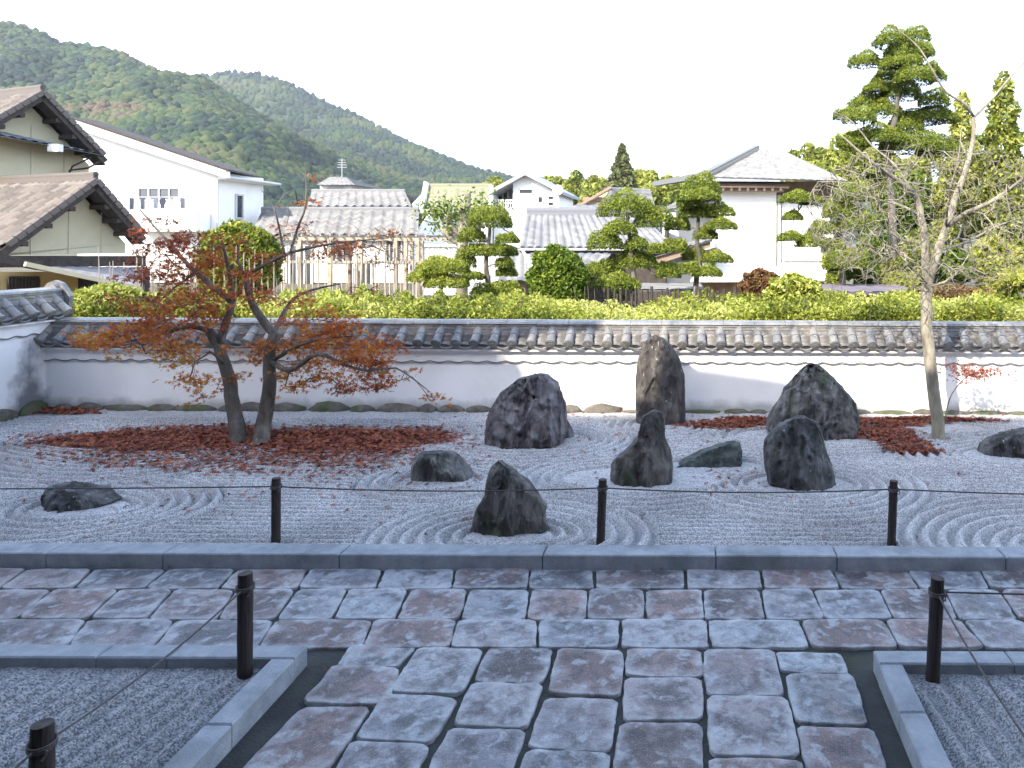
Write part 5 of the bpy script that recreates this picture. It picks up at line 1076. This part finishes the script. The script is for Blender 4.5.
# row of dark stakes
h = thing('stake_fence', 'low fence of dark weathered stakes behind the hedge under the pruned trees', 'fence', None, (at(680,300,15.5).x, 15.5, 0)); b = MB(); x = at(595,290,15.5).x; xe = at(765,290,15.5).x
while x < xe: hh = 1.32+random.uniform(-.06,.12); b.tube([(x, 15.5+random.uniform(-.05,.05), 0), (x+random.uniform(-.03,.03), 15.5, hh)], random.uniform(.018,.032), 6); x += random.uniform(.07,.12)
part(b.build('stakes', M_dkw), h); b = MB(); b.bar((at(595,290,15.5).x, 15.55, 1.1), (xe, 15.55, 1.1), .06); b.bar((at(595,290,15.5).x, 15.55, .7), (xe, 15.55, .7), .06); part(b.build('rail', M_dkw), h)
# pergola with twining bare vines
M_per = mat('weathered_timber', [(.26,.22,.17),(.42,.37,.30)], 8, .85)
h = thing('pergola', 'weathered timber pergola with many thin stakes and bare vines behind the maple', 'pergola', None, (at(360,290,21).x, 21.5, 0))
zt = at(350,239,21).z
for px, d in ((300,0),(330,0),(361,0),(396,0),(406,0),(418,0),(300,2.4),(350,2.4),(412,2.4),(422,1.2)):
    b = MB(); q = at(px, 250, 21+d); b.bar((q.x, 21+d, 0), (q.x, 21+d, zt), .10); part(b.build('post', M_per), h)
b = MB(); xa, xb = at(286,240,21).x, at(428,240,21).x
for d in (0, 1.2, 2.4): b.bar((xa, 21+d, zt), (xb, 21+d, zt), .07, .09)
for i in range(16): x = xa+(xb-xa)*i/15; b.bar((x, 20.8, zt+.1), (x, 23.6, zt+.08), .035, .045)
b.bar((xa, 20.95, at(350,262,21).z), (xb, 20.95, at(350,262,21).z), .07); part(b.build('beams', M_per), h)
b = MB(); x = xa
while x < xb: hh = random.uniform(at(350,270,20.8).z, at(350,244,20.8).z); b.tube([(x, 20.8, 0), (x+random.uniform(-.05,.05), 20.8, hh)], random.uniform(.012,.03), 5); x += random.uniform(.07,.2)
part(b.build('stakes', M_per), h)
q = at(345,280,21.3); tg = [tuple(at(random.uniform(262,425), random.gauss(243,9), 21+random.uniform(-.3,2.6))) for _ in range(420)]
V, Fc = skeleton([([(q.x, 21.4, 0), (q.x+.1, 21.4, zt*.6), (q.x, 21.3, zt+.05)], .07, .05)], tg, step=.25, tip=.009, jit=.3, bend=.2); part(mesh('vine', V, Fc, mat('vine_bark', [(.18,.13,.10),(.30,.24,.19)], 9, .9), smooth=True), h)
# thin bamboo canes tied by the fence, beside the bush
h = thing('cane_row', 'row of thin bare upright canes above the hedge left of the pergola', 'canes', None, (at(210,300,13).x, 13, 0)); b = MB()
for _ in range(60):
    px = random.uniform(95, 300); q = at(px, random.uniform(245, 288), 14.9+random.uniform(-.3,.3)); b.tube([(q.x+random.uniform(-.1,.1), q.y, 0), tuple(q)], .011, 4)
part(b.build('canes', M_per), h)

# ================================================================== TEMPLE HALL BEHIND THE CAMERA (unseen, roof outline shaped to cast the garden shade)
tm = thing('temple_hall', 'unseen temple hall behind the viewpoint, its roofs shaped to shade the garden', 'temple', None, (0, -4, 0))
def hall(x0, x1, ye, ze, depth, rise, name='roof'):
    b = MB(); b.prism([(x0, ye, ze), (x0, ye-depth, ze+rise), (x0, ye-depth, ze+rise-.3), (x0, ye, ze-.25)], (x1-x0, 0, 0)); o = b.build(name, M_gt); part(o, tm)
SL = math.tan(SUN_EL)/.866
def zsh(zw, ye): return zw + (YW-ye)*SL          # height at depth ye that shades the wall up to zw
ZE = zsh(-.12, .4); XS = .5/.866*(YW-.4)
XW = at(590,352,YW).x-XS; hall(-30, 14, .4, ZE, 13, 6.9)
Z2 = zsh(1.50, .4); b = MB(); r2 = 7.0                       # added unseen upper tier, its end cut to set the wall's shade edge
b.add([(-30,.4,Z2),(XW,.4,Z2),(XW-r2,.4-r2,Z2+3.6),(-30,.4-r2,Z2+3.6)], [(0,1,2,3)]); b.prism([(-30,.4,Z2-.01),(XW,.4,Z2-.01),(XW,.4,Z2-.2),(-30,.4,Z2-.2)], (0,-.2,0)); part(b.build('upper_shade_roof', M_gt), tm)
b = MB(); b.box((-30, -.5, ZE+.3), (XW-1.4, -.3, Z2-.2)); part(b.build('upper_gap_blocker', M_cream), tm)  # unseen wall added to stop sunlight passing under the upper tier
# unseen gable piece shaped to cast the shade hump beside the tallest stone
xa = at(692,365,YW).x-XS; b = MB(); b.prism([(xa, .42, zsh(-.2,.42)), (xa, .42, zsh(.68,.42)), (xa+1.2, .42, zsh(.52,.42)), (xa+2.3, .42, zsh(.15,.42)), (xa+2.4, .42, zsh(-.2,.42))], (0, -.5, 0)); part(b.build('gable_shade_piece', M_gt), tm)
b = MB(); b.box((-30, -8.6, -.05), (14, -8.2, ZE+4.5)); b.box((-30, -8.19, .5), (14, -1.4, .62)); part(b.build('wall', M_cream), tm)
b = MB(); b.box((-30, -1.35, .6), (-.9, -1.2, ZE+.5)); b.box((.9, -1.35, .6), (14, -1.2, ZE+.5)); b.box((-.9, -1.35, 3.4), (.9, -1.2, ZE+.5)); part(b.build('darkening_front', M_dkw), tm)  # unseen dark front added to darken surfaces facing the camera
for x in (-9, -4.5, 4.5, 9): b = MB(); b.box((x-.12, -1.6, .6), (x+.12, -1.36, ZE)); part(b.build('pillar', M_dkw), tm)

# ================================================================== AIR
M_hz = bpy.data.materials.new('haze'); M_hz.use_nodes = True; t = M_hz.node_tree; t.nodes.remove(t.nodes['Principled BSDF'])
v = t.nodes.new('ShaderNodeVolumePrincipled'); v.inputs['Color'].default_value = (.86,.91,.97,1); v.inputs['Density'].default_value = HAZE; v.inputs['Anisotropy'].default_value = .2
t.links.new(v.outputs[0], t.nodes['Material Output'].inputs['Volume'])
b = MB(); b.box((-9000, -600, -7), (9000, 9000, 480)); o = b.build('haze', M_hz); struct(o, 'stuff'); o['label'] = 'thin pale haze in front of the mountains'; o['category'] = 'haze'
